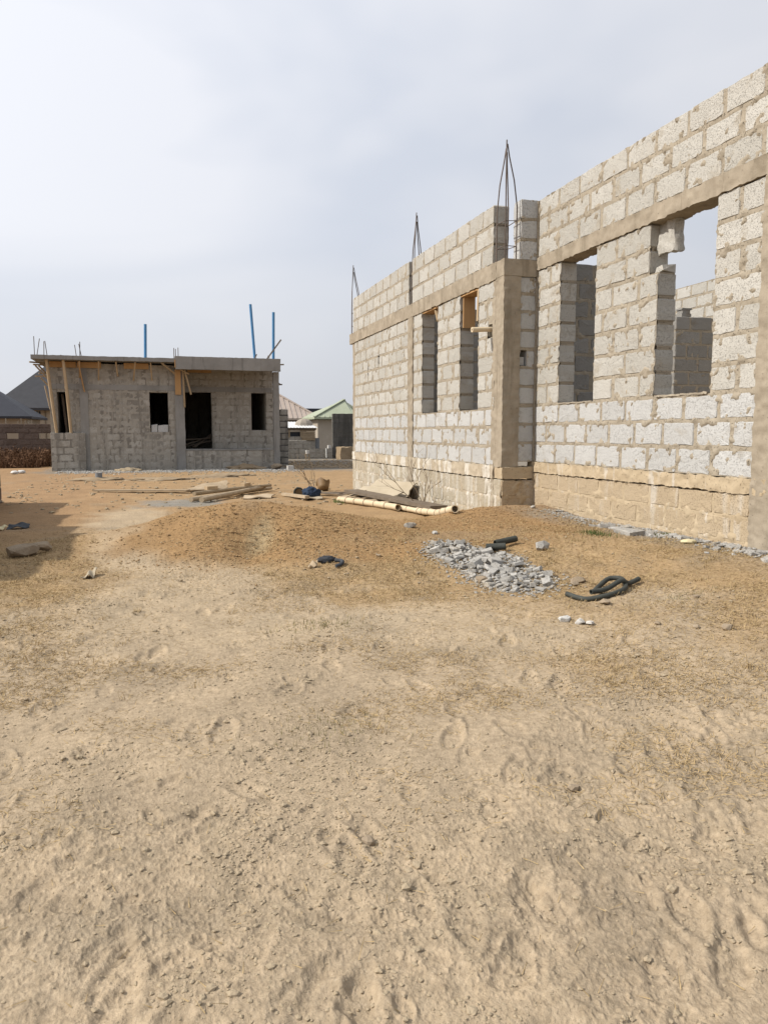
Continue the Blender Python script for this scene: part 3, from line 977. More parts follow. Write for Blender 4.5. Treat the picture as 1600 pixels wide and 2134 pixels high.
# formwork still nailed under the slab
for x0, x1 in ((-3.42, -2.55), (-2.52, -1.72), (-.95, -.1), (1.3, 2.2)):
    m = MB(); m.box(x0, x1, 29.42 if x0 < 1 else 30.6, 29.445 if x0 < 1 else 30.625, 3.46, 3.66); m.build('formwork_board', M['wood'], gh)
m = MB(); m.bar((-2.46, 29.17, 3.66), (-2.31, 29.43, 2.63), .22, .03, (1, .2, 0)); 
m.v = [(x, y, z) for x, y, z in m.v]; m.build('formwork_board', M['wood'], gh)
m = MB(); m.box(.80, 1.01, 29.33, 29.36, 2.56, 3.46); m.build('formwork_board', M['wood'], gh)
m = MB(); m.box(.79, .825, 28.87, 28.895, 3.50, 3.78); m.build('formwork_board', M['wood'], gh)
for (a, b) in (((-1.77, 29.0, 3.67), (-1.82, 29.46, 3.05)), ((-2.40, 29.0, 3.67), (-2.45, 29.46, 3.12)), ((-.55, 29.0, 3.67), (-.64, 29.46, 3.06)), ((-.03, 29.0, 3.67), (.0, 29.46, 3.08)),
               ((-1.2, 29.0, 3.67), (-1.17, 29.46, 3.2)), ((.34, 29.0, 3.66), (.82, 29.36, 3.3)), ((1.14, 29.25, 3.46), (1.36, 29.35, 2.57)), ((1.09, 29.3, 3.4), (1.12, 29.32, 2.1)), ((.98, 29.2, 3.46), (1.3, 29.3, 3.3))):
    m = MB(); m.bar(a, b, .045, .05); m.build('raker', M['pole'], gh)
for (a, b) in (((-4.02, 29.2, 3.60), (-3.48, 29.9, 3.62)), ((-3.95, 29.5, 3.54), (-3.46, 29.8, 3.55)), ((-3.86, 29.3, 3.5), (-3.46, 29.5, 3.02)), ((-3.80, 29.8, 3.52), (-3.46, 29.95, 3.12)),
               ((-3.92, 29.6, 3.14), (-3.46, 29.6, 3.16)), ((-3.80, 29.7, 3.25), (-3.46, 29.9, 3.28)), ((-3.82, 30.2, 3.14), (-3.46, 30.3, 2.72)), ((-3.60, 29.5, 2.82), (-3.46, 29.55, 2.0)), ((-3.9, 30.4, 3.58), (-3.46, 30.5, 3.1))):
    m = MB(); m.bar(a, b, .04, .05); m.build('raker', M['plank'], gh)
for (a, b) in (((4.5, 29.8, 3.76), (4.86, 29.7, 3.77)), ((4.52, 29.9, 3.0), (4.80, 29.8, 3.02)), ((4.53, 29.8, 2.9), (4.70, 29.75, 3.06)), ((4.52, 29.9, 3.6), (4.66, 29.9, 3.6))):
    m = MB(); m.bar(a, b, .04, .05); m.build('raker', M['plank_grey'], gh)
for i, (x, y, z0, z1, lean) in enumerate(((-3.9, 29.6, 3.8, 4.52, .0), (-3.85, 29.7, 3.8, 4.46, -.12), (-3.6, 29.6, 3.8, 4.36, -.02), (-3.5, 29.7, 3.8, 4.38, .06), (-2.5, 30.5, 3.8, 4.48, -.02), (-2.42, 30.5, 3.8, 4.40, .1), (-2.6, 30.5, 3.8, 4.36, .06),
                                          (.80, 29.6, 3.85, 4.26, 0), (.86, 29.7, 3.85, 4.24, 0), (.95, 29.6, 3.85, 4.28, 0), (4.24, 29.6, 3.88, 4.08, 0), (4.3, 29.7, 3.88, 4.05, 0))):
    m = MB(); m.tube([(x, y, z0), (x - lean, y, z1)], .014, 5); m.build('rebar', M['rebar'], gh)
for (a, b, lab) in (((-.22, 31, 3.82), (-.18, 31, 5.26), 'upright blue pipe standing alone on the left half of the roof slab'),
                    ((3.93, 31, 3.88), (3.78, 31, 6.18), 'tall leaning blue pipe on the roof slab, beside the diagonal stick'),
                    ((4.50, 30.0, 3.88), (4.53, 30.0, 5.76), 'upright blue pipe at the right end of the roof slab')):
    m = MB(); m.tube([a, b], .055, 10, hollow=.85)
    tag(m.build('blue_pipe', M['blue']), lab, 'pipe', 'blue pipes standing on the roof slab')
m = MB(); m.bar((4.16, 29.6, 3.90), (4.73, 29.5, 4.68), .05, .05)
tag(m.build('stick', M['plank_grey']), 'dark stick lying aslant over the right corner of the roof slab', 'stick')
m = MB(); m.bar((3.70, 29.4, 3.91), (3.79, 29.4, 4.10), .04, .04)
tag(m.build('stick', M['plank_grey']), 'stub of wood standing by the foot of the leaning blue pipe', 'stick')
m = MB(); m.tube([(-3.27, 29.42, 1.16), (-3.36, 29.15, 2.4), (-3.47, 29.08, 3.69)], [.05, .055, .05], 8)
tag(m.build('prop_pole', M['pole']), 'bare wooden prop under the left corner of the roof slab', 'prop', 'props under the slab')
m = MB(); m.tube([(-2.80, 29.42, 1.16), (-2.84, 29.15, 2.4), (-2.93, 29.08, 3.69)], [.05, .055, .05], 8)
tag(m.build('prop_pole', M['pole']), 'wooden prop standing in front of the narrow left window', 'prop', 'props under the slab')
m = MB(); m.tube([(-2.95, 29.9, .9), (-3.10, 30.0, 2.55)], .05, 8)
tag(m.build('prop_pole', M['plank_grey']), 'grey prop inside the narrow left window', 'prop', 'props under the slab')
for k, (a, b) in enumerate((((1.2, 31.6, .7), (2.3, 31.9, 1.05)), ((1.15, 31.5, .9), (2.35, 31.8, .95)), ((1.2, 31.8, .62), (2.2, 31.6, .85)), ((1.5, 31.4, .6), (2.4, 32.2, 1.2)))):
    m = MB(); m.bar(a, b, .12, .04)
    tag(m.build('plank', M['plank_grey']), ('plank lying lowest at the left behind the doorway', 'plank crossing the doorway at knee height', 'thin plank lying flat on the doorway floor', 'plank tilted up furthest inside the doorway')[k], 'plank', 'planks inside the doorway')

# ================================================================== block walls, fence and houses behind
w = thing('block_wall_stub', (5.15, 32, -.2), 'tall narrow piece of grey block wall at the right of the bungalow', 'wall')
block_wall(w, 'wall', (4.80, 32, 0), 0, [-.35 + .2485 * k for k in range(11)], 0, .57, [], .225, M['lblock'], M['dark_block'], cell=.05, smear=.8, seed=60, cheap=True, hj=.035, joint=.04)
w = thing('dark_block_wall', (9.8, 40, -.2), 'dark weathered block wall with a pale lit edge below the green roof', 'wall')
block_wall(w, 'wall', (9.10, 40, 0), 0, [-.35 + .252 * k for k in range(11)], 0, 2.4, [], .225, M['dark_block'], M['dark_block'], cell=.06, smear=1.4, seed=61, cheap=True, hj=.035, joint=.04)
w = thing('low_block_wall', (7.9, 40, -.2), 'low wall of grey blocks, higher at its left end, in front of the shed', 'wall')
block_wall(w, 'wall', (6.3, 40, 0), 0, [-.4 + .24 * k for k in range(4)] + [.56, .76], 0, 2.78, [], .2, M['lblock'], M['lmortar'], cell=.06, smear=1.2, seed=62, cheap=True, hj=.035, joint=.04,
           ends=lambda ci, a, b: (a, b) if ci < 3 else (a, 1.38))
m = MB(); m.box(8.84, 8.98, 39.98, 40.2, .33, .50)
tag(m.build('loose_block', M['white']), 'white block set on the low wall next to the dark wall', 'block')
m = MB(); m.tube([(8.72, 39.94, .34), (8.73, 39.93, -.16)], .035, 8)
tag(m.build('drain_pipe', M['pvc']), 'short white pipe running down the front of the low block wall', 'pipe')
# shed
sh = thing('shed', (7.9, 43, -.2), 'small shed with bright zinc roof, plank side and dark opening', 'shed')
block_wall(sh, 'wall', (6.6, 43, 0), 0, [-.3 + .25 * k for k in range(6)], 0, 2.16, [(.63, 1.28, .95, 1.3)], .15, M['lblock'], M['lmortar'], cell=.07, smear=.9, seed=63, cheap=True, hj=.035, joint=.04)
for k in range(5):
    m = MB(); m.box(7.98, 8.75, 42.94 - .004 * (k % 2), 42.97, .74 + k * .125, .855 + k * .125); m.build('plank', M['plank'], sh)
for x in (7.90, 7.24):
    m = MB(); m.box(x, x + .07, 42.93, 43.0, .9, 1.36); m.build('post', M['plank'], sh)
m = MB(); m.box(6.6, 8.75, 43.2, 45.4, -.3, 1.2); m.build('dark_room_fill', M['dark_slab'], sh)  # solid dark box stands in for the shaded room behind the opening
m = MB(); m.box(6.5, 8.8, 42.9, 42.98, 1.30, 1.42); m.build('eaves_board', M['plank_grey'], sh)
nx = 46
V = []; F = []
for i in range(nx + 1):
    x = 6.4 + (8.85 - 6.4) * i / nx
    dz = .010 * math.sin(i * 1.9)
    for (y, z) in ((42.7, 1.44), (45.5, 1.80)):
        V += [(x, y, z + dz), (x, y, z + dz - .012)]
for i in range(nx):
    a = i * 4
    F += [(a, a + 4, a + 6, a + 2), (a + 1, a + 3, a + 7, a + 5), (a, a + 1, a + 5, a + 4)]
me = bpy.data.meshes.new('zinc_roof'); me.from_pydata(V, [], F); me.materials.append(M['zinc']); link('zinc_roof', me, sh)
# water tank like lump on the shed's right, gate, mud stub
m = MB(); m.box(8.50, 9.08, 43.4, 43.44, .05, .86); g_ = m.build('metal_gate', M['metal']); tag(g_, 'grey metal gate leaf between the shed and the dark wall', 'gate')
for k in range(3):
    m = MB(); m.box(8.53 + k * .19, 8.68 + k * .19, 43.38, 43.395, .12, .80); m.build('panel', M['metal'], g_)
p = [(8.3 + .55 * math.cos(a) * s, 44.0 + .4 * math.sin(a) * s, 1.55 + .42 * (1 - s * s) ** .5 if s < 1 else 1.55) for s in (0, .4, .7, .9, 1) for a in [k * .7 for k in range(9)]]
tag(link('thatch_cap', chunk_mesh('thatch_cap', p, M['beige'])), 'pale rounded cover behind the zinc shed roof', 'cover')
ms = rough_box('mud_wall_stub', M['mud'], None, 9.16, 10.3, 38.5, 39.4, -.35, .42, .1, .06, 71, 2.5)
tag(ms, 'crumbling brown mud wall stub beneath the dark block wall', 'wall')
# stool with white bucket
st = thing('stool', (7.53, 39, -.22), 'small wooden stool with open frame by the low block wall', 'stool')
for dx in (-.09, .09):
    for dy in (-.08, .08):
        m = MB(); m.box(7.53 + dx - .015, 7.53 + dx + .015, 39 + dy - .015, 39 + dy + .015, -.26, .06); m.build('leg', M['plank'], st)
m = MB(); m.box(7.42, 7.64, 38.9, 39.1, .062, .085); m.build('seat', M['plank'], st)
m = MB(); m.box(7.45, 7.61, 38.905, 38.92, -.10, -.07); m.build('rung', M['plank'], st)
m = MB(); m.tube([(7.53, 39, .087), (7.53, 39, .26)], [.085, .105], 12)
tag(m.build('bucket', M['white']), 'white bucket standing on the small stool', 'bucket')


def hip_house(name, label, pts_eave, ridge, zw, wall_mat, roof_mat, wall_rect, base, rib=None, fascia=.14):
    h = thing(name, base, label, 'house')
    x0, x1, y0, y1 = wall_rect
    m = MB(); m.box(x0, x1, y0, y1, -.4, zw); m.build('wall', wall_mat, h)
    A, B, C, D = [Vector(p) for p in pts_eave]
    R1, R2 = [Vector(p) for p in ridge]
    m = MB()
    dn = Vector((0, 0, -fascia))
    m.add([A, B, C, D, R1, R2, A + dn, B + dn, C + dn, D + dn],
          [(0, 1, 4) if (R1 - R2).length < .01 else (0, 1, 5, 4), (1, 2, 5), (2, 3, 4, 5), (3, 0, 4), (0, 6, 7, 1), (1, 7, 8, 2), (2, 8, 9, 3), (3, 9, 6, 0), (6, 9, 8, 7)])
    r = m.build('roof', roof_mat, h)
    if rib:
        m = MB()
        def ribs(P, Q, S, T):
            """ribs straight up the slope between eave P-Q and top S-T"""
            n = int((Q - P).length / rib)
            up = ((S + T) / 2 - (P + Q) / 2)
            e = (Q - P).normalized(); up = (up - e * up.dot(e)).normalized()
            nrm = e.cross(up).normalized()
            if nrm.z < 0: nrm = -nrm
            for k in range(1, n):
                a = P + e * ((Q - P).length * k / n)
                # length up to hip or ridge
                tmax = 0
                for (u, v) in ((P, S), (S, T), (T, Q)):
                    if (v - u).length < 1e-3: continue
                    du = (u - a); 
                    M2 = Matrix(((up.dot(up), -up.dot(v - u)), (e.dot(up), -e.dot(v - u))))
                    if abs(M2.determinant()) < 1e-6: continue
                    s = M2.inverted() @ Vector((up.dot(du), e.dot(du)))
                    if -1e-3 <= s[1] <= 1.001 and s[0] > tmax: tmax = s[0]
                if tmax > .15:
                    m.bar(a + nrm * .02, a + up * tmax * .995 + nrm * .02, .07, .05, nrm)
        ribs(A, B, R1, R2)
        ribs(B, C, R2, R2)
        for (p, q) in ((A, R1), (B, R2), (R1, R2)):
            if (p - q).length > .1: m.bar(p + Vector((0, 0, .05)), q + Vector((0, 0, .05)), .22, .07)
        m.build('ribs', roof_mat, r)['kind'] = 'stuff'
    return h


hip_house('pink_roofed_house', 'low house under a faded pink corrugated hip roof', ((1.5, 60, 2.27), (12.66, 60, 2.27), (12.66, 68, 2.27), (1.5, 68, 2.27)), ((5.5, 64, 5.0), (8.66, 64, 5.0)), 2.1,
          M['beige'], M['roof_pink'], (2.0, 12.2, 60.6, 67.4), (7, 60, -.2), rib=.36)
hip_house('green_roofed_house', 'low beige house under a green ribbed roof paled for haze', ((11.15, 55, 2.27), (14.2, 55, 2.27), (17.5, 62, 2.27), (11.15, 62, 2.27)), ((13.95, 57.5, 3.62), (14.2, 58.6, 3.62)), 2.1,
          M['beige'], M['roof_green'], (11.5, 14.0, 55.5, 61), (12.6, 55, -.2), rib=.34)
bh = hip_house('cream_house', 'big cream house under a steep slate grey hip roof', ((-12.9, 70, 3.2), (-2.0, 70, 3.2), (-2.0, 84, 3.2), (-12.9, 84, 3.2)), ((-7.9, 76.5, 8.2), (-7.6, 77.5, 8.2)), 3.06,
               M['cream'], M['roof_dark'], (-12.2, -2.8, 70.7, 83), (-8, 70, -.2), fascia=.2)
for x in (-9.9, -9.4):
    m = MB(); m.box(x, x + .34, 70.66, 70.72, 2.36, 2.92); f = m.build('window', M['glass'], bh)
    m = MB(); m.box(x + .15, x + .19, 70.63, 70.66, 2.36, 2.92); m.build('frame', M['cream'], f)
m = MB(); m.box(-8.72, -8.66, 70.62, 70.70, -.2, 3.06); m.build('downpipe', M['plank_grey'], bh)
hip_house('blue_roofed_house', 'low house under a dark blue hip roof behind the fence', ((-14, 55, 2.22), (-7.6, 55, 2.22), (-7.6, 63, 2.22), (-14, 63, 2.22)), ((-10.6, 58.6, 4.2), (-10.4, 59.0, 4.2)), 2.1,
          M['cream'], M['roof_blue'], (-13.6, -8.0, 55.5, 62), (-10, 55, -.2), fascia=.15)
m = MB(); m.box(16.6, 21.5, 90, 96, -.3, 3.6); db = m.build('flat_roofed_building', M['dark_slab']); tag(db, 'far dark flat roofed building between the pink and green roofs', 'building')
m = MB(); m.box(16.3, 21.8, 89.7, 96.3, 3.6, 3.95); m.build('roof', M['roof_blue'], db)
for k in range(5):
    m = MB(); m.box(17.6 + k * .5, 17.9 + k * .5, 89.93, 90.0, 3.15, 3.5); m.build('window', M['glass'], db)
# fence
fe = thing('block_fence', (-8, 38, -.3), 'brown block fence with gaps between its blocks behind the dead weeds', 'fence')
block_wall(fe, 'wall', (-14.5, 38, 0), 0, [-.4, -.15, .1, .35, .6, .86, 1.14, 1.36, 1.56], 0, 10.6, [(8.18, 8.66, .86, 1.14), (9.5, 10.1, .86, 1.14), (5.9, 6.4, .86, 1.14)], .2, M['fence_block'], M['fence_block'],
           cell=.09, smear=.6, seed=71, off=.02, cheap=True, hj=.05, joint=.09)
for k, x in enumerate((-6.35, -5.72, -5.85, -5.55, -5.35, -5.28, -5.42)):
    m = MB(); m.box(x, x + .035, 38.05, 38.1, 1.55, 1.55 + (.26 if k < 2 else .17)); m.build('post', M['cream'], fe)

# ================================================================== low wall at the left edge (unseen height invented to throw the shade there)
lw = thing('low_unfinished_wall', (-2.8, 10, -.05), 'low unfinished block wall at the left edge of the yard', 'wall')
tops = [(5.6, 15.5), (5.6, 15.47), (5.8, 15.42), (5.9, 15.3), (6.0, 15.2), (6.1, 13.0), (7.0, 11.2), (8.0, 10.2)]
block_wall(lw, 'wall', (-2.7, 5.6, 0), PI2, [-.3, -.05, .2, .45, .68, .93, 1.18, 1.43, 1.66], 0, 9.9, [], .225, M['fence_block'], M['mortar'], cell=.05, smear=.8, seed=72, cheap=True,
           ends=lambda ci, a, b: (tops[ci][0] - 5.6, tops[ci][1] - 5.6), sheet=True)

# ================================================================== things lying about
def pole(name, path, radii, mat, label, cat, group=None, hollow=0, nodes=False, n=10):
    m = MB()
    m.tube(path, radii, n, hollow)
    o = m.build(name, mat)
    tag(o, label, cat, group)
    return o


def bamboo(path, r, label):
    """a cane with swollen nodes"""
    pts = []; rad = []
    P = [Vector(p) for p in path]
    for i in range(len(P) - 1):
        n = max(2, int((P[i + 1] - P[i]).length / .36))
        for k in range(n):
            for t, f in ((0, 1.13), (.08, .98), (.5, .95), (.92, .98)):
                pts.append(P[i].lerp(P[i + 1], (k + t) / n)); rad.append(r * f)
    pts.append(P[-1]); rad.append(r * 1.05)
    m = MB(); m.tube(pts, rad, 12, hollow=.78)
    o = m.build('bamboo_pole', M['bamboo']); tag(o, label, 'pole', 'bamboo poles lying by the wall')
    for i in range(4, len(pts) - 1, 4):
        d = (pts[i + 1] - pts[i - 1]).normalized()
        m = MB(); m.tube([pts[i] - d * .012, pts[i], pts[i] + d * .012], [r * 1.12, r * 1.17, r * 1.12], 12)
        m.build('node_ring', M['twig'], o)
    return o


def on(x, y, dz=0.0):
    return (x, y, gz(x, y) + dz)


bamboo([on(3.28, 13.9, .05), on(3.42, 13.2, .07), on(3.58, 12.5, .06), on(3.74, 11.75, .06)], .054, 'thick pale bamboo pole lying furthest from the corner column')
bamboo([on(3.72, 12.6, .05), on(3.86, 11.6, .055), on(3.93, 10.75, .06)], .042, 'thin bamboo pole lying between two thicker ones')
bamboo([on(3.92, 11.3, .05), on(3.80, 10.1, .06), on(3.62, 9.0, .065)], .050, 'pale bamboo pole whose open end lies nearest the corner column')
m = MB(); m.bar(on(3.68, 14.6, .14), on(4.12, 10.9, .10), .30, .05)
tag(m.build('plank', M['plank_grey']), 'long dark board lying behind the bamboo poles', 'plank')


def sheet(c00, c10, c11, c01, th, bend, mat, label, nu=14, nv=6, seed=0):
    r = random.Random(seed)
    c00, c10, c11, c01 = [Vector(c) for c in (c00, c10, c11, c01)]
    nrm = (c10 - c00).cross(c01 - c00).normalized()
    V = []; F = []
    ed = [r.uniform(-.03, .03) for _ in range(nv + 1)]
    for s in (0, 1):
        for i in range(nu + 1):
            for j in range(nv + 1):
                u, v = i / nu, j / nv
                uu = u + (ed[j] if i == nu else 0)
                p = (c00 * (1 - uu) + c10 * uu) * (1 - v) + (c01 * (1 - uu) + c11 * uu) * v
                p = p + nrm * (bend * (math.sin(u * math.pi) * .5 + .6 * u * u * v) + .012 * math.sin(u * 9 + v * 5 + seed)) + nrm * (-th * s)
                V.append(p)
    n = (nu + 1) * (nv + 1)
    ix = lambda s, i, j: s * n + i * (nv + 1) + j
    for i in range(nu):
        for j in range(nv):
            F.append((ix(0, i, j), ix(0, i + 1, j), ix(0, i + 1, j + 1), ix(0, i, j + 1)))
            F.append((ix(1, i, j), ix(1, i, j + 1), ix(1, i + 1, j + 1), ix(1, i + 1, j)))
    for i in range(nu):
        F.append((ix(0, i, 0), ix(1, i, 0), ix(1, i + 1, 0), ix(0, i + 1, 0)))
        F.append((ix(0, i, nv), ix(0, i + 1, nv), ix(1, i + 1, nv), ix(1, i, nv)))
    for j in range(nv):
        F.append((ix(0, 0, j), ix(0, 0, j + 1), ix(1, 0, j + 1), ix(1, 0, j)))
        F.append((ix(0, nu, j), ix(1, nu, j), ix(1, nu, j + 1), ix(0, nu, j + 1)))
    m = MB(); m.add(V, F)
    o = m.build('plywood_sheet', mat); tag(o, label, 'board', 'boards leaning on the far wall')
    return o


sheet(on(4.14, 15.3, .10), on(4.16, 12.75, .13), on(4.36, 12.65, .40), on(4.36, 15.1, .36), .018, .012, M['ply'], 'pale plywood sheet leaning highest against the plinth', seed=1)
sheet(on(3.80, 15.4, .03), on(3.84, 12.85, .05), on(4.15, 12.75, .24), on(4.12, 15.3, .20), .018, .022, M['ply'], 'warped plywood sheet leaning below the highest one', seed=2)
sheet(on(3.52, 15.0, .03), on(3.60, 13.1, .03), on(3.92, 12.9, .12), on(3.86, 15.0, .11), .016, .015, M['plank'], 'lowest plywood sheet lying almost flat by the wall', seed=3)
for k in range(5):
    y0 = 14.6 - k * .42
    m = MB(); m.bar(on(3.55 + .02 * k, y0, .06), on(3.90, y0 - .30 - .08 * k, .16 - .01 * k), .07, .02)
    tag(m.build('batten', M['plank']), ('short batten at the far end of the flat plywood sheet', 'second batten from the far end of the flat sheet', 'middle batten of five on the flat plywood sheet', 'second batten from the near end of the flat sheet', 'short batten at the near end of the flat plywood sheet')[k], 'batten', 'battens on the plywood sheets')

# planks and poles in the middle of the yard
m = MB(); m.bar(on(-1.25, 17.9, .05), on(.68, 17.0, .06), .22, .035)
tag(m.build('plank', M['plank']), 'long flat plank lying alone at the left of the pole pile', 'plank')
sheet(on(.58, 17.3, .02), on(1.55, 17.5, .03), on(1.62, 18.1, .16), on(.9, 18.1, .10), .02, .05, M['plank'], 'curled board at the end of the long flat plank', seed=7)
for k, (a, b, r_) in enumerate((((.62, 14.5, .05), (2.50, 17.3, .06), .045), ((.80, 14.3, .06), (2.30, 16.9, .12), .05), ((.70, 14.9, .12), (2.45, 17.0, .14), .04))):
    pole('wooden_pole', [on(*a), on((a[0] + b[0]) / 2, (a[1] + b[1]) / 2, (a[2] + b[2]) / 2), on(*b)], [r_, r_ * .95, r_ * .8], M['plank'], ('lowest and longest weathered pole in the pile behind the mound', 'thick weathered pole lying nearest the mound in the pile', 'thin weathered pole lying on top of the pile')[k], 'pole', 'poles in the pile')
for (x, y, a, lab) in ((1.05, 15.4, .5, 'short wood offcut lying on the left end of the pole pile'), (1.82, 16.3, .9, 'short wood offcut lying near the middle of the pole pile')):
    c, s = math.cos(a), math.sin(a); z = gz(x, y) + .2
    m = MB(); m.bar((x - .12 * c, y - .12 * s, z), (x + .12 * c, y + .12 * s, z), .11, .07)
    tag(m.build('wood_offcut', M['pole']), lab, 'wood')
sheet(on(1.62, 15.0, .02), on(2.15, 14.9, .03), on(2.3, 15.4, .05), on(1.7, 15.5, .03), .02, .02, M['plank'], 'flat grey board on the ground right of the pole pile', seed=9)
sheet(on(2.66, 14.3, .03), on(3.05, 14.3, .03), on(3.2, 15.3, .05), on(2.75, 15.5, .06), .02, .03, M['ply'], 'tan board lying under the blue cloth bundle', seed=11)
m = MB(); m.bar(on(2.50, 15.6, .05), on(2.72, 14.15, .08), .09, .05)
tag(m.build('batten', M['plank']), 'batten lying beside the blue cloth bundle', 'batten')


def lumpy(name, c, rad, mat, label, cat, seed, flat=1.0, parent=None, group=None, sub=3, amp=.35, fr=3.0):
    bm = bmesh.new()
    bmesh.ops.create_icosphere(bm, subdivisions=sub, radius=1.0)
    P = np.array([v.co[:] for v in bm.verts])
    d = 1 + amp * pn3(P * fr + seed * 3.3, seed % 7) + amp * .4 * pn3(P * fr * 2.7 + seed, 2)
    for v, k in zip(bm.verts, d):
        v.co = Vector((v.co.x * rad[0] * k, v.co.y * rad[1] * k, v.co.z * rad[2] * k))
    me = bpy.data.meshes.new(name); bm.to_mesh(me); bm.free()
    me.polygons.foreach_set('use_smooth', [True] * len(me.polygons))
    me.materials.append(mat)
    o = link(name, me, parent, c)
    if label: tag(o, label, cat, group)
    return o


lumpy('cloth_bundle', on(2.92, 14.75, .09), (.17, .15, .13), M['denim'], 'crumpled dark blue cloth bundle lying on the tan board', 'cloth', 3, sub=4, fr=4)
m = MB()
cx, cy, cz = on(2.72, 15.0, .15)
cz -= .04
ring = [(cx + .09 * math.cos(a), cy + .05, cz + .09 * math.sin(a)) for a in np.linspace(0, 2 * math.pi, 20)]
m.tube(ring, .016, 8)
rg = m.build('plastic_basin', M['hose'])
tag(rg, 'small round basin with dark rim tipped on its side by the blue cloth', 'basin')
m = MB(); m.tube([(cx, cy + .05, cz), (cx + .02, cy + .16, cz)], [.086, .06], 18); m.build('shell', M['bucket'], rg)
# broken brown bucket, tipped
bx, by, bz = on(3.62, 16.9, .0)
V = []; F = []
nk = 22
for i, t in enumerate(np.linspace(0, 1, 5)):
    for k in range(nk):
        a = 2 * math.pi * k / nk
        r_ = .11 + .05 * t
        zz = t * .24 - (.10 * max(0, math.sin(a * 3 + 1)) if i == 4 else 0)
        V.append((r_ * math.cos(a), r_ * math.sin(a), zz))
for i in range(4):
    for k in range(nk):
        F.append((i * nk + k, i * nk + (k + 1) % nk, (i + 1) * nk + (k + 1) % nk, (i + 1) * nk + k))
F.append(tuple(reversed(range(nk))))
m = MB(); m.add(V, F, True)
bo = m.build('bucket', M['bucket'], None, (bx, by, bz + .035), (R(-38), R(28), .4))
tag(bo, 'broken brown plastic bucket tipped over behind the blue cloth', 'bucket')
for k in range(6):
    a = (3.0 + .2 * k, 16.2 - .3 * k)
    m = MB(); m.bar(on(a[0], a[1], .05), on(a[0] + random.uniform(.5, .9), a[1] - random.uniform(.3, 1.0), .07), .13, .025)
    tag(m.build('plank', M['plank_grey']), ('dark scrap plank nearest the brown bucket', 'second scrap plank from the brown bucket', 'scrap plank third from the brown bucket', 'scrap plank third from the plywood sheets', 'second scrap plank from the plywood sheets', 'dark scrap plank nearest the plywood sheets')[k], 'plank', 'scrap planks by the far wall')


def shrub(base, reach, n, seed, label, lean=(0, 0)):
    r = random.Random(seed)
    m = MB()
    def branch(p, d, ln, rad, depth):
        pts = [p]; q = Vector(p); d = Vector(d).normalized()
        k = 5
        for i in range(k):
            d = (d + Vector((r.uniform(-.3, .3), r.uniform(-.3, .3), r.uniform(-.12, .22)))).normalized()
            q = q + d * ln / k
            pts.append(tuple(q))
            if depth and i in (1, 2, 3) and r.random() < .75:
                branch(tuple(q), (d + Vector((r.uniform(-1, 1), r.uniform(-1, 1), r.uniform(-.2, .6)))), ln * r.uniform(.4, .65), rad * .6, depth - 1)
        m.tube(pts, [rad * (1 - .75 * i / k) for i in range(k + 1)], 5)
    for i in range(n):
        branch(base, (r.uniform(-.5, .35) + lean[0], r.uniform(-.8, .8) + lean[1], r.uniform(.5, 1.3)), reach * r.uniform(.6, 1.0), .0085, 2)
    o = m.build('bare_shrub', M['twig']); tag(o, label, 'shrub')
    return o


shrub(on(4.18, 11.75), 1.1, 5, 5, 'bare thin shrub growing against the plinth of the far wall')
shrub(on(3.25, 16.0), .8, 5, 9, 'dry twigs standing up beside the brown bucket')


def weeds(c, rx, ry, n, h, seed, mat, label, cat='weeds', name='weed_tuft'):
    r = np.random.default_rng(seed)
    x = c[0] + r.normal(0, rx * .5, n); y = c[1] + r.normal(0, ry * .5, n)
    z = GH(x, y)
    a = r.uniform(0, 6.28, n); ln = h * r.uniform(.4, 1, n); w_ = h * .06 * r.uniform(.6, 1.3, n); t = r.uniform(.2, 1.0, n)
    dx, dy = np.cos(a), np.sin(a)
    V = np.zeros((n, 4, 3))
    V[:, 0] = np.stack([x - dy * w_, y + dx * w_, z - .01], 1); V[:, 1] = np.stack([x + dy * w_, y - dx * w_, z - .01], 1)
    V[:, 2] = np.stack([x + dx * ln * t + dy * w_ * .25, y + dy * ln * t - dx * w_ * .25, z + ln * (1 - .5 * t)], 1)
    V[:, 3] = np.stack([x + dx * ln * t - dy * w_ * .25, y + dy * ln * t + dx * w_ * .25, z + ln * (1 - .5 * t)], 1)
    F = np.arange(n * 4).reshape(n, 4)
    o = link(name, np_mesh(name, V.reshape(-1, 3), F, mat))
    tag(o, label, kind='stuff')
    return o


weeds((4.12, 6.55), .16, .22, 260, .055, 1, M['weed'], 'green weed tuft in front of the rubble along the near wall')
weeds((4.16, 11.5), .18, .6, 420, .10, 2, M['weed'], 'green weeds at the foot of the bare shrub')
weeds((4.70, 6.25), .10, .14, 120, .06, 3, M['weed'], 'small green tuft close against the ochre plinth')
weeds((3.30, 4.25), .28, .10, 200, .022, 4, M['weed'], 'flat green weeds on the dry grass right of the black hose')
weeds((3.28, 13.8), .15, .35, 160, .10, 5, M['weed'], 'green weeds at the far end of the bamboo poles')
weeds((.66, 2.95), .30, .26, 420, .03, 6, M['olive'], 'faint green sprouts in the trampled sand')
weeds((.98, 4.62), .35, .2, 260, .04, 7, M['olive'], 'tuft of dry grass stubble in the sand', 'grass')

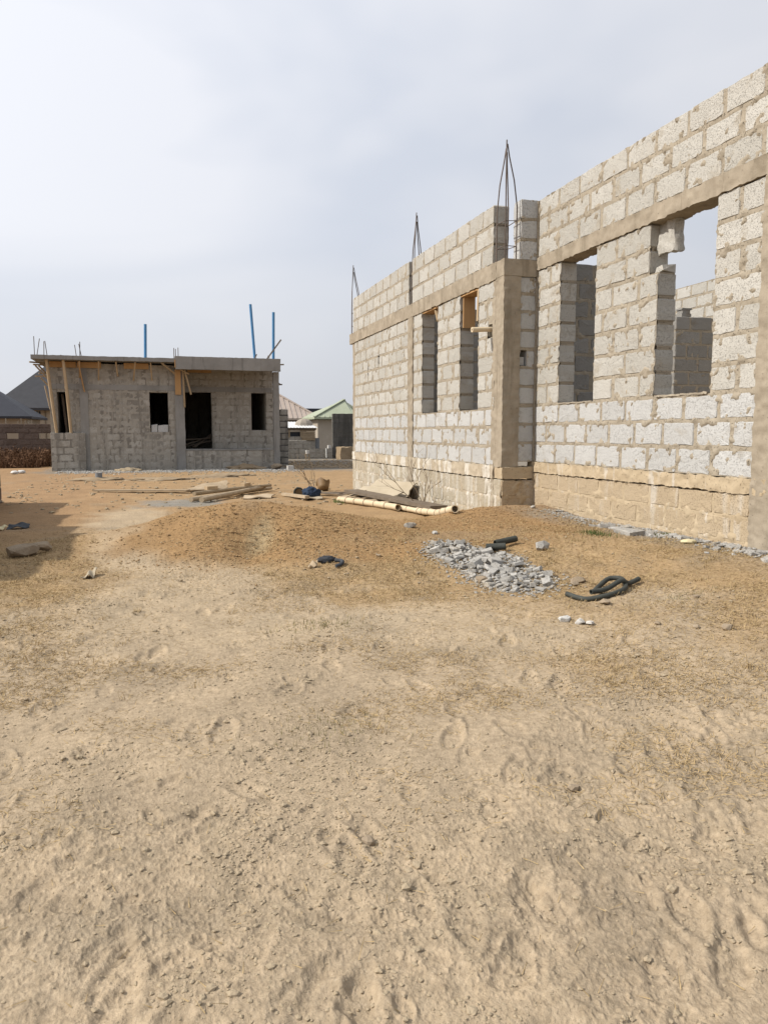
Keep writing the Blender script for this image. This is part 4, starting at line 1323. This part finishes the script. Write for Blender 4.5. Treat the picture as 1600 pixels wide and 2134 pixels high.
# hose
h1 = [on(x, y, .024) for x, y in ((2.66, 4.66), (2.72, 4.50), (2.86, 4.44), (3.04, 4.49))] + [on(3.17, 4.61, .03), on(3.22, 4.74, .05), on(3.15, 4.81, .05), on(3.01, 4.73, .03), on(2.88, 4.61, .024)]
h2 = [on(2.81, 4.55, .045), on(2.97, 4.58, .03), on(3.13, 4.62, .07), on(3.24, 4.67, .03), on(3.38, 4.73, .026)]
h1 = [(3.0 + (p[0] - 3.0) * .86, 4.62 + (p[1] - 4.62) * .9, p[2] - .003) for p in h1]; h2 = [(3.0 + (p[0] - 3.0) * .86, 4.62 + (p[1] - 4.62) * .9, p[2] - .003) for p in h2]
def smooth_path(P, k=6):
    P = [Vector(p) for p in P]; out_ = []
    for i in range(len(P) - 1):
        p0, p1, p2, p3 = P[max(i - 1, 0)], P[i], P[i + 1], P[min(i + 2, len(P) - 1)]
        for j in range(k):
            t = j / k
            out_.append(.5 * ((2 * p1) + (p2 - p0) * t + (2 * p0 - 5 * p1 + 4 * p2 - p3) * t * t + (-p0 + 3 * p1 - 3 * p2 + p3) * t ** 3))
    out_.append(P[-1])
    return out_
m = MB(); m.tube(smooth_path(h1), .0175, 12, hollow=.7); m.tube(smooth_path(h2), .0175, 12, hollow=.7)
tag(m.build('rubber_hose', M['hose']), 'coiled length of thick black hose on the dry grass', 'hose')
pole('pipe_offcut', [on(2.87, 6.37, .045), on(3.02, 6.28, .045)], .032, M['hose'], 'short black pipe offcut lying on the edge of the rubble heap', 'pipe', hollow=.8)
pole('pipe_offcut', [on(2.98, 6.42, .05), on(3.21, 6.46, .045)], .030, M['hose'], 'black pipe offcut behind the shorter one beside the rubble', 'pipe', hollow=.8)

# ---- stones and rubble
def chunk(w_, d_, h_, seed, mat, n=16):
    """angular broken lump: a skewed block with some corners knocked off"""
    r = random.Random(seed)
    p = []
    for sx in (-1, 1):
        for sy in (-1, 1):
            for sz in (-1, 1):
                c = Vector((sx * r.uniform(.72, 1.0), sy * r.uniform(.72, 1.0), sz * r.uniform(.75, 1.0)))
                if r.random() < .45:
                    k = r.randrange(3); k2 = (k + 1) % 3
                    c1 = c.copy(); c1[k] *= r.uniform(.35, .7); c2 = c.copy(); c2[k2] *= r.uniform(.35, .7)
                    p += [c1, c2]
                else:
                    p.append(c)
    return chunk_mesh('chunk', [(v.x * w_ / 2, v.y * d_ / 2, v.z * h_ / 2) for v in p], mat)


def pebble(w_, d_, h_, seed, mat, n=22):
    r = random.Random(seed)
    p = []
    for _ in range(n):
        v = Vector((r.gauss(0, 1), r.gauss(0, 1), r.gauss(0, 1))).normalized()
        k = max(abs(v.x), abs(v.y), abs(v.z)) * .5 + .5
        v = v / k * r.uniform(.8, 1.0)
        p.append((v.x * w_ / 2, v.y * d_ / 2, v.z * h_ / 2))
    return chunk_mesh('stone', p, mat)


cm = [chunk(1.0, r_[0], r_[1], 100 + i, M['rubble'], 18) for i, r_ in enumerate(((.7, .5), (.8, .35), (.55, .45), (.9, .6), (.6, .28), (.75, .5), (.5, .4), (.85, .3)))]
poly = [(2.67 + (px_ - 2.67) * .88, 5.85 + (py_ - 5.85) * .94) for px_, py_ in [(2.34, 6.68), (2.55, 6.98), (2.84, 6.90), (2.90, 6.5), (3.0, 6.15), (2.98, 5.7), (2.93, 5.2), (2.78, 4.88), (2.56, 4.84), (2.40, 5.05), (2.34, 5.5), (2.38, 5.9), (2.38, 6.3)]]
def inside(x, y, P):
    c = False
    for i in range(len(P)):
        (x1, y1), (x2, y2) = P[i], P[i - 1]
        if (y1 > y) != (y2 > y) and x < (x2 - x1) * (y - y1) / (y2 - y1) + x1: c = not c
    return c
def edge_dist(x, y, P):
    b = 9
    for i in range(len(P)):
        a_, c_ = Vector(P[i]), Vector(P[i - 1]); q = Vector((x, y)); d = c_ - a_
        t = max(0, min(1, (q - a_).dot(d) / d.length_squared)); b = min(b, (a_ + d * t - q).length)
    return b
rb = random.Random(21)
placed = []
tries = 0
while len(placed) < 230 and tries < 9000:
    tries += 1
    x, y = rb.uniform(2.3, 3.05), rb.uniform(4.8, 7.0)
    if not inside(x, y, poly): continue
    s = (rb.uniform(.06, .105) if rb.random() < .28 else rb.uniform(.024, .055)) * (1.25 if y < 6 else 1.1)
    if any((x - a) ** 2 + (y - b) ** 2 < (.40 * (s + c)) ** 2 for a, b, c in placed): continue
    placed.append((x, y, s))
    hz_ = min(.075, edge_dist(x, y, poly) * .17)
    o = link('concrete_chunk', cm[rb.randrange(8)], None, (x, y, gz(x, y) + s * .16 + hz_ * rb.uniform(.5, 1.0)), (rb.uniform(-.4, .4), rb.uniform(-.4, .4), rb.uniform(0, 6.28)))
    o.scale = (s, s, s)
    tag(o, 'broken grey concrete chunk in the rubble heap before the corner column', 'rubble', 'concrete chunks in the rubble heap')
# fines of the heap
def scatter(name, mesh_pts, mesh_faces, X, Y, S, mat, label=None, sink=.3, seed=0, zoff=0.0, flat=.7, smooth=False):
    r = np.random.default_rng(seed)
    n = len(X); mv = np.asarray(mesh_pts); k = len(mv)
    a = r.uniform(0, 6.28, n)
    sx = S * r.uniform(.7, 1.3, n); sy = S * r.uniform(.6, 1.1, n); sz = S * r.uniform(.45, .9, n) * flat
    jit = 1 + r.normal(0, .16, (n, k, 3))
    P = mv[None] * jit
    px = P[..., 0] * sx[:, None]; py = P[..., 1] * sy[:, None]
    V = np.stack([X[:, None] + np.cos(a)[:, None] * px - np.sin(a)[:, None] * py, Y[:, None] + np.sin(a)[:, None] * px + np.cos(a)[:, None] * py,
                  (GH(X, Y) + zoff + sz * (1 - sink) * .5)[:, None] + P[..., 2] * sz[:, None]], -1)
    F = np.asarray(mesh_faces)[None] + (np.arange(n) * k)[:, None, None]
    o = link(name, np_mesh(name, V.reshape(-1, 3), F.reshape(-1, 3), mat, smooth))
    tag(o, label, kind='stuff')
    return o
bm = bmesh.new(); bmesh.ops.create_icosphere(bm, subdivisions=1, radius=1.0); bm.verts.ensure_lookup_table()
ICO_V = [v.co[:] for v in bm.verts]; ICO_F = [[v.index for v in f.verts] for f in bm.faces]
bm.free()
r2 = np.random.default_rng(31)
gx = []; gy = []
while len(gx) < 4200:
    x, y = r2.uniform(2.2, 3.1), r2.uniform(4.7, 7.1)
    dd = edge_dist(x, y, poly)
    if inside(x, y, poly) or r2.random() < math.exp(-dd * 22): gx.append(x); gy.append(y)
gx = np.array(gx); gy = np.array(gy)
scatter('gravel', ICO_V, ICO_F, gx, gy, r2.uniform(.005, .017, len(gx)), M['rubble'], 'fine grey gravel under the rubble heap', seed=3)
# rubble along the near wall and further right
k = 0
for (x, y, s, lab) in ((4.52, 7.0, .16, 'flat broken slab piece farthest along the near wall'), (4.50, 6.80, .13, 'broken slab piece behind the green weed tuft'), (4.46, 6.50, .22, 'largest pale slab piece at the foot of the ochre plinth'), (4.62, 6.42, .15, 'slab piece right beside the largest pale one'), (4.68, 6.9, .10, None), (4.42, 7.1, .08, None)):
    o = link('concrete_chunk', cm[(1, 4, 7, 1, 0, 2)[k]], None, on(x, y, s * .10), (rb.uniform(-.2, .2), rb.uniform(-.2, .2), rb.uniform(0, 3)))
    o.scale = (s * 1.25, s * 1.25, s * 1.0)
    tag(o, lab or 'small rubble piece lying close to the near wall', 'rubble', None if lab else 'small rubble along the near wall')
    k += 1
for k in range(70):
    y = rb.uniform(4.2, 6.3); x = 4.74 - abs(rb.gauss(0, .13)) - max(0, 5.2 - y) * .25
    s = rb.uniform(.03, .09)
    o = link('concrete_chunk', cm[rb.randrange(8)], None, on(x, y, s * .14), (rb.uniform(-.4, .4), rb.uniform(-.4, .4), rb.uniform(0, 6.28)))
    o.scale = (s * 1.2, s * 1.2, s)
    tag(o, 'small rubble piece lying close to the near wall', 'rubble', 'small rubble along the near wall')
n = 1500
y = r2.uniform(4.0, 8.6, n); x = 4.84 - np.abs(r2.normal(0, .14, n)) - np.maximum(0, 5 - y) * .3
scatter('gravel', ICO_V, ICO_F, x, y, r2.uniform(.005, .02, n), M['rubble'], 'grey gravel along the foot of the near wall', seed=4)
st_ = [(2.57, 7.66, .15, 'dark flat stone below the bamboo ends'), (2.71, 7.28, .09, 'grey stone between the mound and the rubble heap'), (1.95, 6.71, .06, 'small dark stone on the slope of the mound'),
       (2.07, 5.94, .06, 'dark pebble left of the rubble heap'), (2.81, 4.35, .085, 'rounded tan stone just before the hose'), (2.76, 4.60, .08, 'tan stone beside the left end of the hose'),
       (2.42, 5.45, .13, 'reddish stone at the front of the rubble heap'), (3.39, 4.18, .05, 'small pale stone right of the hose on the dry grass'), (2.82, 3.8, .05, 'small pale stone behind the white mortar lump'),
       (2.98, 3.66, .05, 'round pale pebble on the dry grass at the right'), (3.1, 3.55, .09, 'flat tan stone in the dry grass near the right edge'), (.58, 2.11, .055, 'pale angular stone in the near sand'),
       (1.33, 2.21, .05, 'rounded clod of stone in the trampled sand'), (4.56, 8.72, .10, 'pale stone at the foot of the shaded plinth'), (3.0, 5.0, .13, 'tan flat stone right of the rubble heap'), (2.93, 4.93, .09, 'tan stone at the right tip of the rubble heap')]
for k, (x, y, s, lab) in enumerate(st_):
    o = link('stone', pebble(s, s * .75, s * .5, 300 + k, M['rubble'] if k in (0, 1, 13) else M['stone'], 26), None, on(x, y, s * .13), (0, 0, k * 1.3))
    tag(o, lab, 'stone')
o = link('concrete_chunk', pebble(.17, .12, .11, 400, M['rubble'], 24), None, on(3.29, 6.09, .03), (0, 0, .3)); tag(o, 'lone grey concrete lump right of the rubble heap', 'rubble')
for k, (x, y, s) in enumerate(((2.44, 4.21, .10), (2.50, 4.13, .09), (2.54, 4.08, .06))):
    o = link('mortar_lump', pebble(s, s * .8, s * .45, 410 + k, M['lump'], 22), None, on(x, y, .012), (0, 0, k))
    tag(o, ('white mortar lump in front of the hose, left of two smaller ones', 'middle one of three white mortar lumps before the hose', 'smallest of the white mortar lumps before the hose')[k], 'mortar')
lumpy('paper_scrap', on(4.52, 5.70, .02), (.075, .05, .02), M['yellow'], 'crumpled cream paper at the foot of the near wall', 'paper', 6)
lumpy('rag', on(1.46, 6.72, .02), (.085, .06, .035), M['rag'], 'crumpled dark rag on the front of the mound', 'rag', 8, fr=4, sub=3)
m = MB(); m.tube(smooth_path([on(1.52, 6.62, .03), on(1.57, 6.56, .03), on(1.54, 6.49, .02), on(1.49, 6.47, .02)]), .018, 6); tag(m.build('strap', M['rag']), 'dark twisted strap beside the crumpled rag', 'strap')
sheet(on(1.25, 6.50, .01), on(1.34, 6.53, .01), on(1.36, 6.62, .04), on(1.28, 6.60, .03), .006, .02, M['plank'], 'curled brown scrap left of the dark rag', seed=31)
# block at the left with a second piece on it
o = link('broken_block', pebble(.32, .2, .14, 501, M['stone'], 40), None, on(-1.26, 8.12, .06), (0, 0, .5)); tag(o, 'broken earth-stained block lying in the shade at the left', 'block')
o = link('broken_block', pebble(.24, .13, .10, 502, M['stone'], 40), None, on(-1.10, 8.26, .07), (.5, .2, .9)); tag(o, 'smaller broken block leaning on the one in the shade', 'block')
sheet(on(-.62, 6.76, .01), on(-.52, 6.78, .02), on(-.50, 7.0, .05), on(-.58, 7.0, .03), .006, .03, M['ply'], 'curled pale scrap of board on the dry grass at the left', seed=33)
sheet(on(-1.98, 10.55, .02), on(-1.86, 10.6, .02), on(-1.82, 10.72, .05), on(-1.95, 10.7, .05), .01, .03, M['yellow'], 'folded yellow scrap at the left edge in the shade', seed=34)
sheet(on(-1.85, 10.75, .02), on(-1.6, 10.9, .02), on(-1.62, 11.1, .04), on(-1.85, 11.0, .05), .01, .03, M['rag'], 'dark grey scrap behind the yellow one in the shade', seed=35)
cb = MB(); cb.tube([on(-1.5, 22.8, -.01), on(-1.5, 22.8, .20)], [.085, .10], 12)
tag(cb.build('can', M['metal']), 'small grey can standing on a low heap of earth', 'can')
m = MB(); m.box(4.68, 4.90, 28.0, 28.3, gz(4.8, 28.1) - .01, gz(4.8, 28.1) + .16)
tag(m.build('loose_block', M['lump']), 'pale block lying on the ground at the right corner of the bungalow', 'block')
for k, (x, y) in enumerate(((-4.40, 27.6), (-4.25, 28.0))):
    lumpy('plastic_bag', on(x, y, .06), (.12, .09, .06), M['white'], ('white plastic bag by the dead weeds, the left one', 'white plastic bag by the dead weeds, the right one')[k], 'bag', 12 + k)
o = link('stone', pebble(.5, .35, .3, 520, M['stone'], 20), None, on(4.38, 28.9, .1)); tag(o, 'pale lump of concrete at the foot of the porch column', 'stone')

# ---- gravel fan before the bungalow and in the gap
n = 2600
x = r2.uniform(-3.2, 5.0, n); y = 29.1 - np.abs(r2.normal(0, 1.0, n))
scatter('gravel', ICO_V, ICO_F, x, y, r2.uniform(.012, .05, n), M['rubble'], 'grey gravel spilled before the bungalow', seed=5)
n = 1600
x = r2.uniform(5.0, 10.5, n); y = np.clip(29.2 + np.abs(r2.normal(0, 3.6, n)) + .5 * np.sin(x * 2.3), 28.8, 38.2)
scatter('rubble', ICO_V, ICO_F, x, y, r2.uniform(.015, .07, n), M['mud'], 'low rubble and earth in the gap before the low walls', seed=6)
n = 900
x = r2.uniform(-3, 4.5, n); y = r2.uniform(13, 28, n)
scatter('clods', ICO_V, ICO_F, x, y, r2.uniform(.01, .05, n), M['clod'], 'loose clods across the yard', seed=16)
for k, (x, y, sx, sy, sz) in enumerate(((3.3, 29.0, .7, .35, .22), (-1.5, 22.9, .8, .5, .10), (.2, 22.5, .9, .5, .10), (1.6, 23.3, .8, .4, .12), (-.9, 28.6, .5, .3, .14), (2.3, 24.5, .7, .4, .1))):
    lumpy('earth_heap', on(x, y, -.03), (sx, sy, sz), M['mud'] if k != 4 else M['clod'],
          ('low earth heap against the porch plinth', 'low earth heap under the grey can', 'flat earth heap right of the grey can', 'flat earth heap in the middle of the yard', 'small pale heap before the bungalow window', 'flat earth heap before the porch')[k], 'heap', 40 + k, sub=4, fr=2.5, amp=.4)

# ---- clods in the near sand (too many to count)
def polar(n, r0, r1, p, half, seed):
    r = np.random.default_rng(seed)
    rad = r0 + (r1 - r0) * r.random(n) ** p; a = r.uniform(-half, half, n) + YAW
    return rad * np.sin(a), rad * np.cos(a)
x, y = polar(78000, 1.2, 8.0, 1.1, R(31), 51)
cl = sstep(-.1, .5, fbm2(x * 1.1, y * 1.1, 4, 60) + .3 * fbm2(x * 5, y * 5, 2, 61))
k = np.random.default_rng(52).random(len(x)) < .10 + .9 * cl
x, y = x[k], y[k]
s = .0020 + .006 * np.random.default_rng(53).random(len(x)) ** 3.0 + .009 * (np.random.default_rng(54).random(len(x)) < .02)
scatter('clods', ICO_V, ICO_F, x, y, s, M['clod'], 'crumbs of dry earth on the sand', seed=7, sink=.5, smooth=False)
# grit on the mounds
x = np.concatenate([r2.normal(1.3, 1.1, 5000), r2.normal(4.0, .6, 2200)]); y = np.concatenate([r2.normal(8.0, .75, 5000), r2.normal(8.5, .7, 2200)])
k = (x < 4.8); x, y = x[k], y[k]
scatter('clods', ICO_V, ICO_F, x, y, .004 + .012 * r2.random(len(x)) ** 3, M['ochre_clod'], 'gritty lumps on the earth mounds', seed=8, sink=.4)

# ---- dry straw
def straw_mask(x, y):
    rad = np.hypot(x, y)
    d = fbm2(x * 1.2 + 4, y * 1.2, 4, 80)
    m_ = sstep(3.0, 5.4, rad + d * 1.6 + np.clip(x - 1.0, 0, 2.5) * .75) * (1 - sstep(7.5, 11, rad))
    m_ *= .35 + .65 * sstep(-.25, .35, d)
    m_ = np.maximum(m_, .9 * gau(x, y, 3.1, 3.3, .55, .9) * sstep(-.3, .2, d))
    m_ = np.maximum(m_, .55 * gau(x, y, .75, 3.7, .7, .5) * sstep(.0, .4, d))
    m_ = np.maximum(m_, .4 * gau(x, y, .7, 2.9, .45, .35) * sstep(-.1, .3, d))
    md = gau(x, y, 1.15, 8.6, 1.0, .7, -.25) + gau(x, y, 4.2, 8.8, .8, .7)
    track = np.maximum.reduce([gau(x, y, -.12, 8.2, .42, 1.3, .1), gau(x, y, .15, 5.9, .5, 1.2, -.2), .9 * gau(x, y, .95, 4.7, 1.1, .38, -.15), gau(x, y, 1.9, 4.05, .7, .35, -.2) * .7])
    return m_ * (1 - .85 * np.clip(md, 0, 1)) * (1 - .9 * sstep(.2, .7, track + .2 * d))
n = 230000
x, y = polar(n, 1.3, 11.5, .75, R(31), 55)
r5 = np.random.default_rng(56)
k = (r5.random(n) < straw_mask(x, y) + .012) & (x < 4.75) & (np.array([True] * n))
x, y = x[k], y[k]
n = len(x)
rad = np.hypot(x, y)
a = r5.uniform(0, 6.28, n); ln = r5.uniform(.012, .045, n); w_ = .0007 + .00017 * rad
z = GH(x, y)
dx, dy = np.cos(a), np.sin(a)
lift = r5.random(n) ** 2.5 * .6 * ln + .002
z2 = np.maximum(GH(x + dx * ln, y + dy * ln) + .002, z - .01) + lift
V = np.zeros((n, 4, 3))
V[:, 0] = np.stack([x - dy * w_, y + dx * w_, z + .001], 1); V[:, 1] = np.stack([x + dy * w_, y - dx * w_, z + .003], 1)
V[:, 2] = np.stack([x + dx * ln + dy * w_ * .6, y + dy * ln - dx * w_ * .6, z2], 1); V[:, 3] = np.stack([x + dx * ln - dy * w_ * .6, y + dy * ln + dx * w_ * .6, z2 + .002], 1)
# rooted tufts of bent stems
nt_ = 5200
tx, ty = polar(nt_, 2.0, 9.5, .8, R(31), 57)
kk = (r5.random(nt_) < straw_mask(tx, ty) * .6 * sstep(.0, .5, fbm2(tx * 2.1, ty * 2.1, 3, 83) + .15)) & (tx < 4.7)
tx, ty = tx[kk], ty[kk]
per = 12
bx_ = np.repeat(tx, per) + r5.normal(0, .018, len(tx) * per); by_ = np.repeat(ty, per) + r5.normal(0, .018, len(tx) * per)
m_ = len(bx_)
bz_ = GH(bx_, by_); ba = r5.uniform(0, 6.28, m_); bl_ = r5.uniform(.02, .065, m_); bt = r5.uniform(.3, 1.2, m_); bw = .0008 + .00016 * np.hypot(bx_, by_)
ex, ey = np.cos(ba), np.sin(ba)
V2 = np.zeros((m_, 4, 3)); bw = bw * 1.3
V2[:, 0] = np.stack([bx_ - ey * bw, by_ + ex * bw, bz_ - .004], 1); V2[:, 1] = np.stack([bx_ + ey * bw, by_ - ex * bw, bz_ - .004], 1)
V2[:, 2] = np.stack([bx_ + ex * bl_ * bt + ey * bw * .3, by_ + ey * bl_ * bt - ex * bw * .3, bz_ + bl_ * (.9 - .5 * bt)], 1)
V2[:, 3] = np.stack([bx_ + ex * bl_ * bt, by_ + ey * bl_ * bt, bz_ + bl_ * (.9 - .5 * bt)], 1)
V = np.concatenate([V, V2]); n = len(V)
o = link('dry_grass', np_mesh('dry_grass', V.reshape(-1, 3), np.arange(n * 4).reshape(n, 4), M['straw'])); tag(o, 'flattened dry grass and straw over the yard', kind='stuff')

# ---- dead weeds before the fence
n = 9000
r6 = np.random.default_rng(61)
x = r6.uniform(-11, -3.95, n); y = r6.uniform(32.5, 37.4, n)
ok = ~((x > -4.3) & (y < 33.5))
x, y = x[ok], y[ok]; n = len(x)
hh = r6.uniform(.25, 1.0, n) * (.55 + .45 * sstep(32, 35, y)) * (.75 + .35 * fbm2(x * 1.2, y * .5, 2, 5))
a = r6.uniform(0, 6.28, n); w_ = r6.uniform(.012, .035, n); ln = r6.normal(0, .25, n)
z = terr(x, y)
V = np.zeros((n, 3, 3))
V[:, 0] = np.stack([x - np.cos(a) * w_, y - np.sin(a) * w_, z - .05], 1); V[:, 1] = np.stack([x + np.cos(a) * w_, y + np.sin(a) * w_, z - .05], 1)
V[:, 2] = np.stack([x + ln * hh, y + r6.normal(0, .2, n) * hh, z + hh], 1)
n3 = 14000
i = r6.integers(0, n, n3); t = r6.uniform(.2, 1.0, n3)
px = x[i] + ln[i] * hh[i] * t + r6.normal(0, .06, n3); py = y[i] + r6.normal(0, .06, n3); pz = z[i] + hh[i] * t
s = r6.uniform(.02, .06, n3)
V2 = np.stack([px, py, pz], 1)[:, None] + r6.normal(0, 1, (n3, 3, 3)) * s[:, None, None]
V = np.concatenate([V.reshape(-1, 3), V2.reshape(-1, 3)])
o = link('dead_weeds', np_mesh('dead_weeds', V, np.arange(len(V)).reshape(-1, 3), M['deadweed'])); tag(o, 'dead brown weeds standing before the block fence', kind='stuff')

# every single-mesh thing gets its origin at its own base
for o in list(SC.objects):
    if o.type == 'MESH' and o.parent is None and o.get('kind') not in ('structure', 'stuff') and o.location.length < 1e-6:
        co = np.empty(len(o.data.vertices) * 3, np.float32)
        o.data.vertices.foreach_get('co', co)
        co = co.reshape(-1, 3)
        lo, hi = co.min(0), co.max(0)
        c = Vector(((lo[0] + hi[0]) / 2, (lo[1] + hi[1]) / 2, lo[2]))
        o.data.transform(Matrix.Translation(-c))
        o.location = c
        for ch in o.children:
            ch.matrix_parent_inverse = Matrix.Translation(-c)
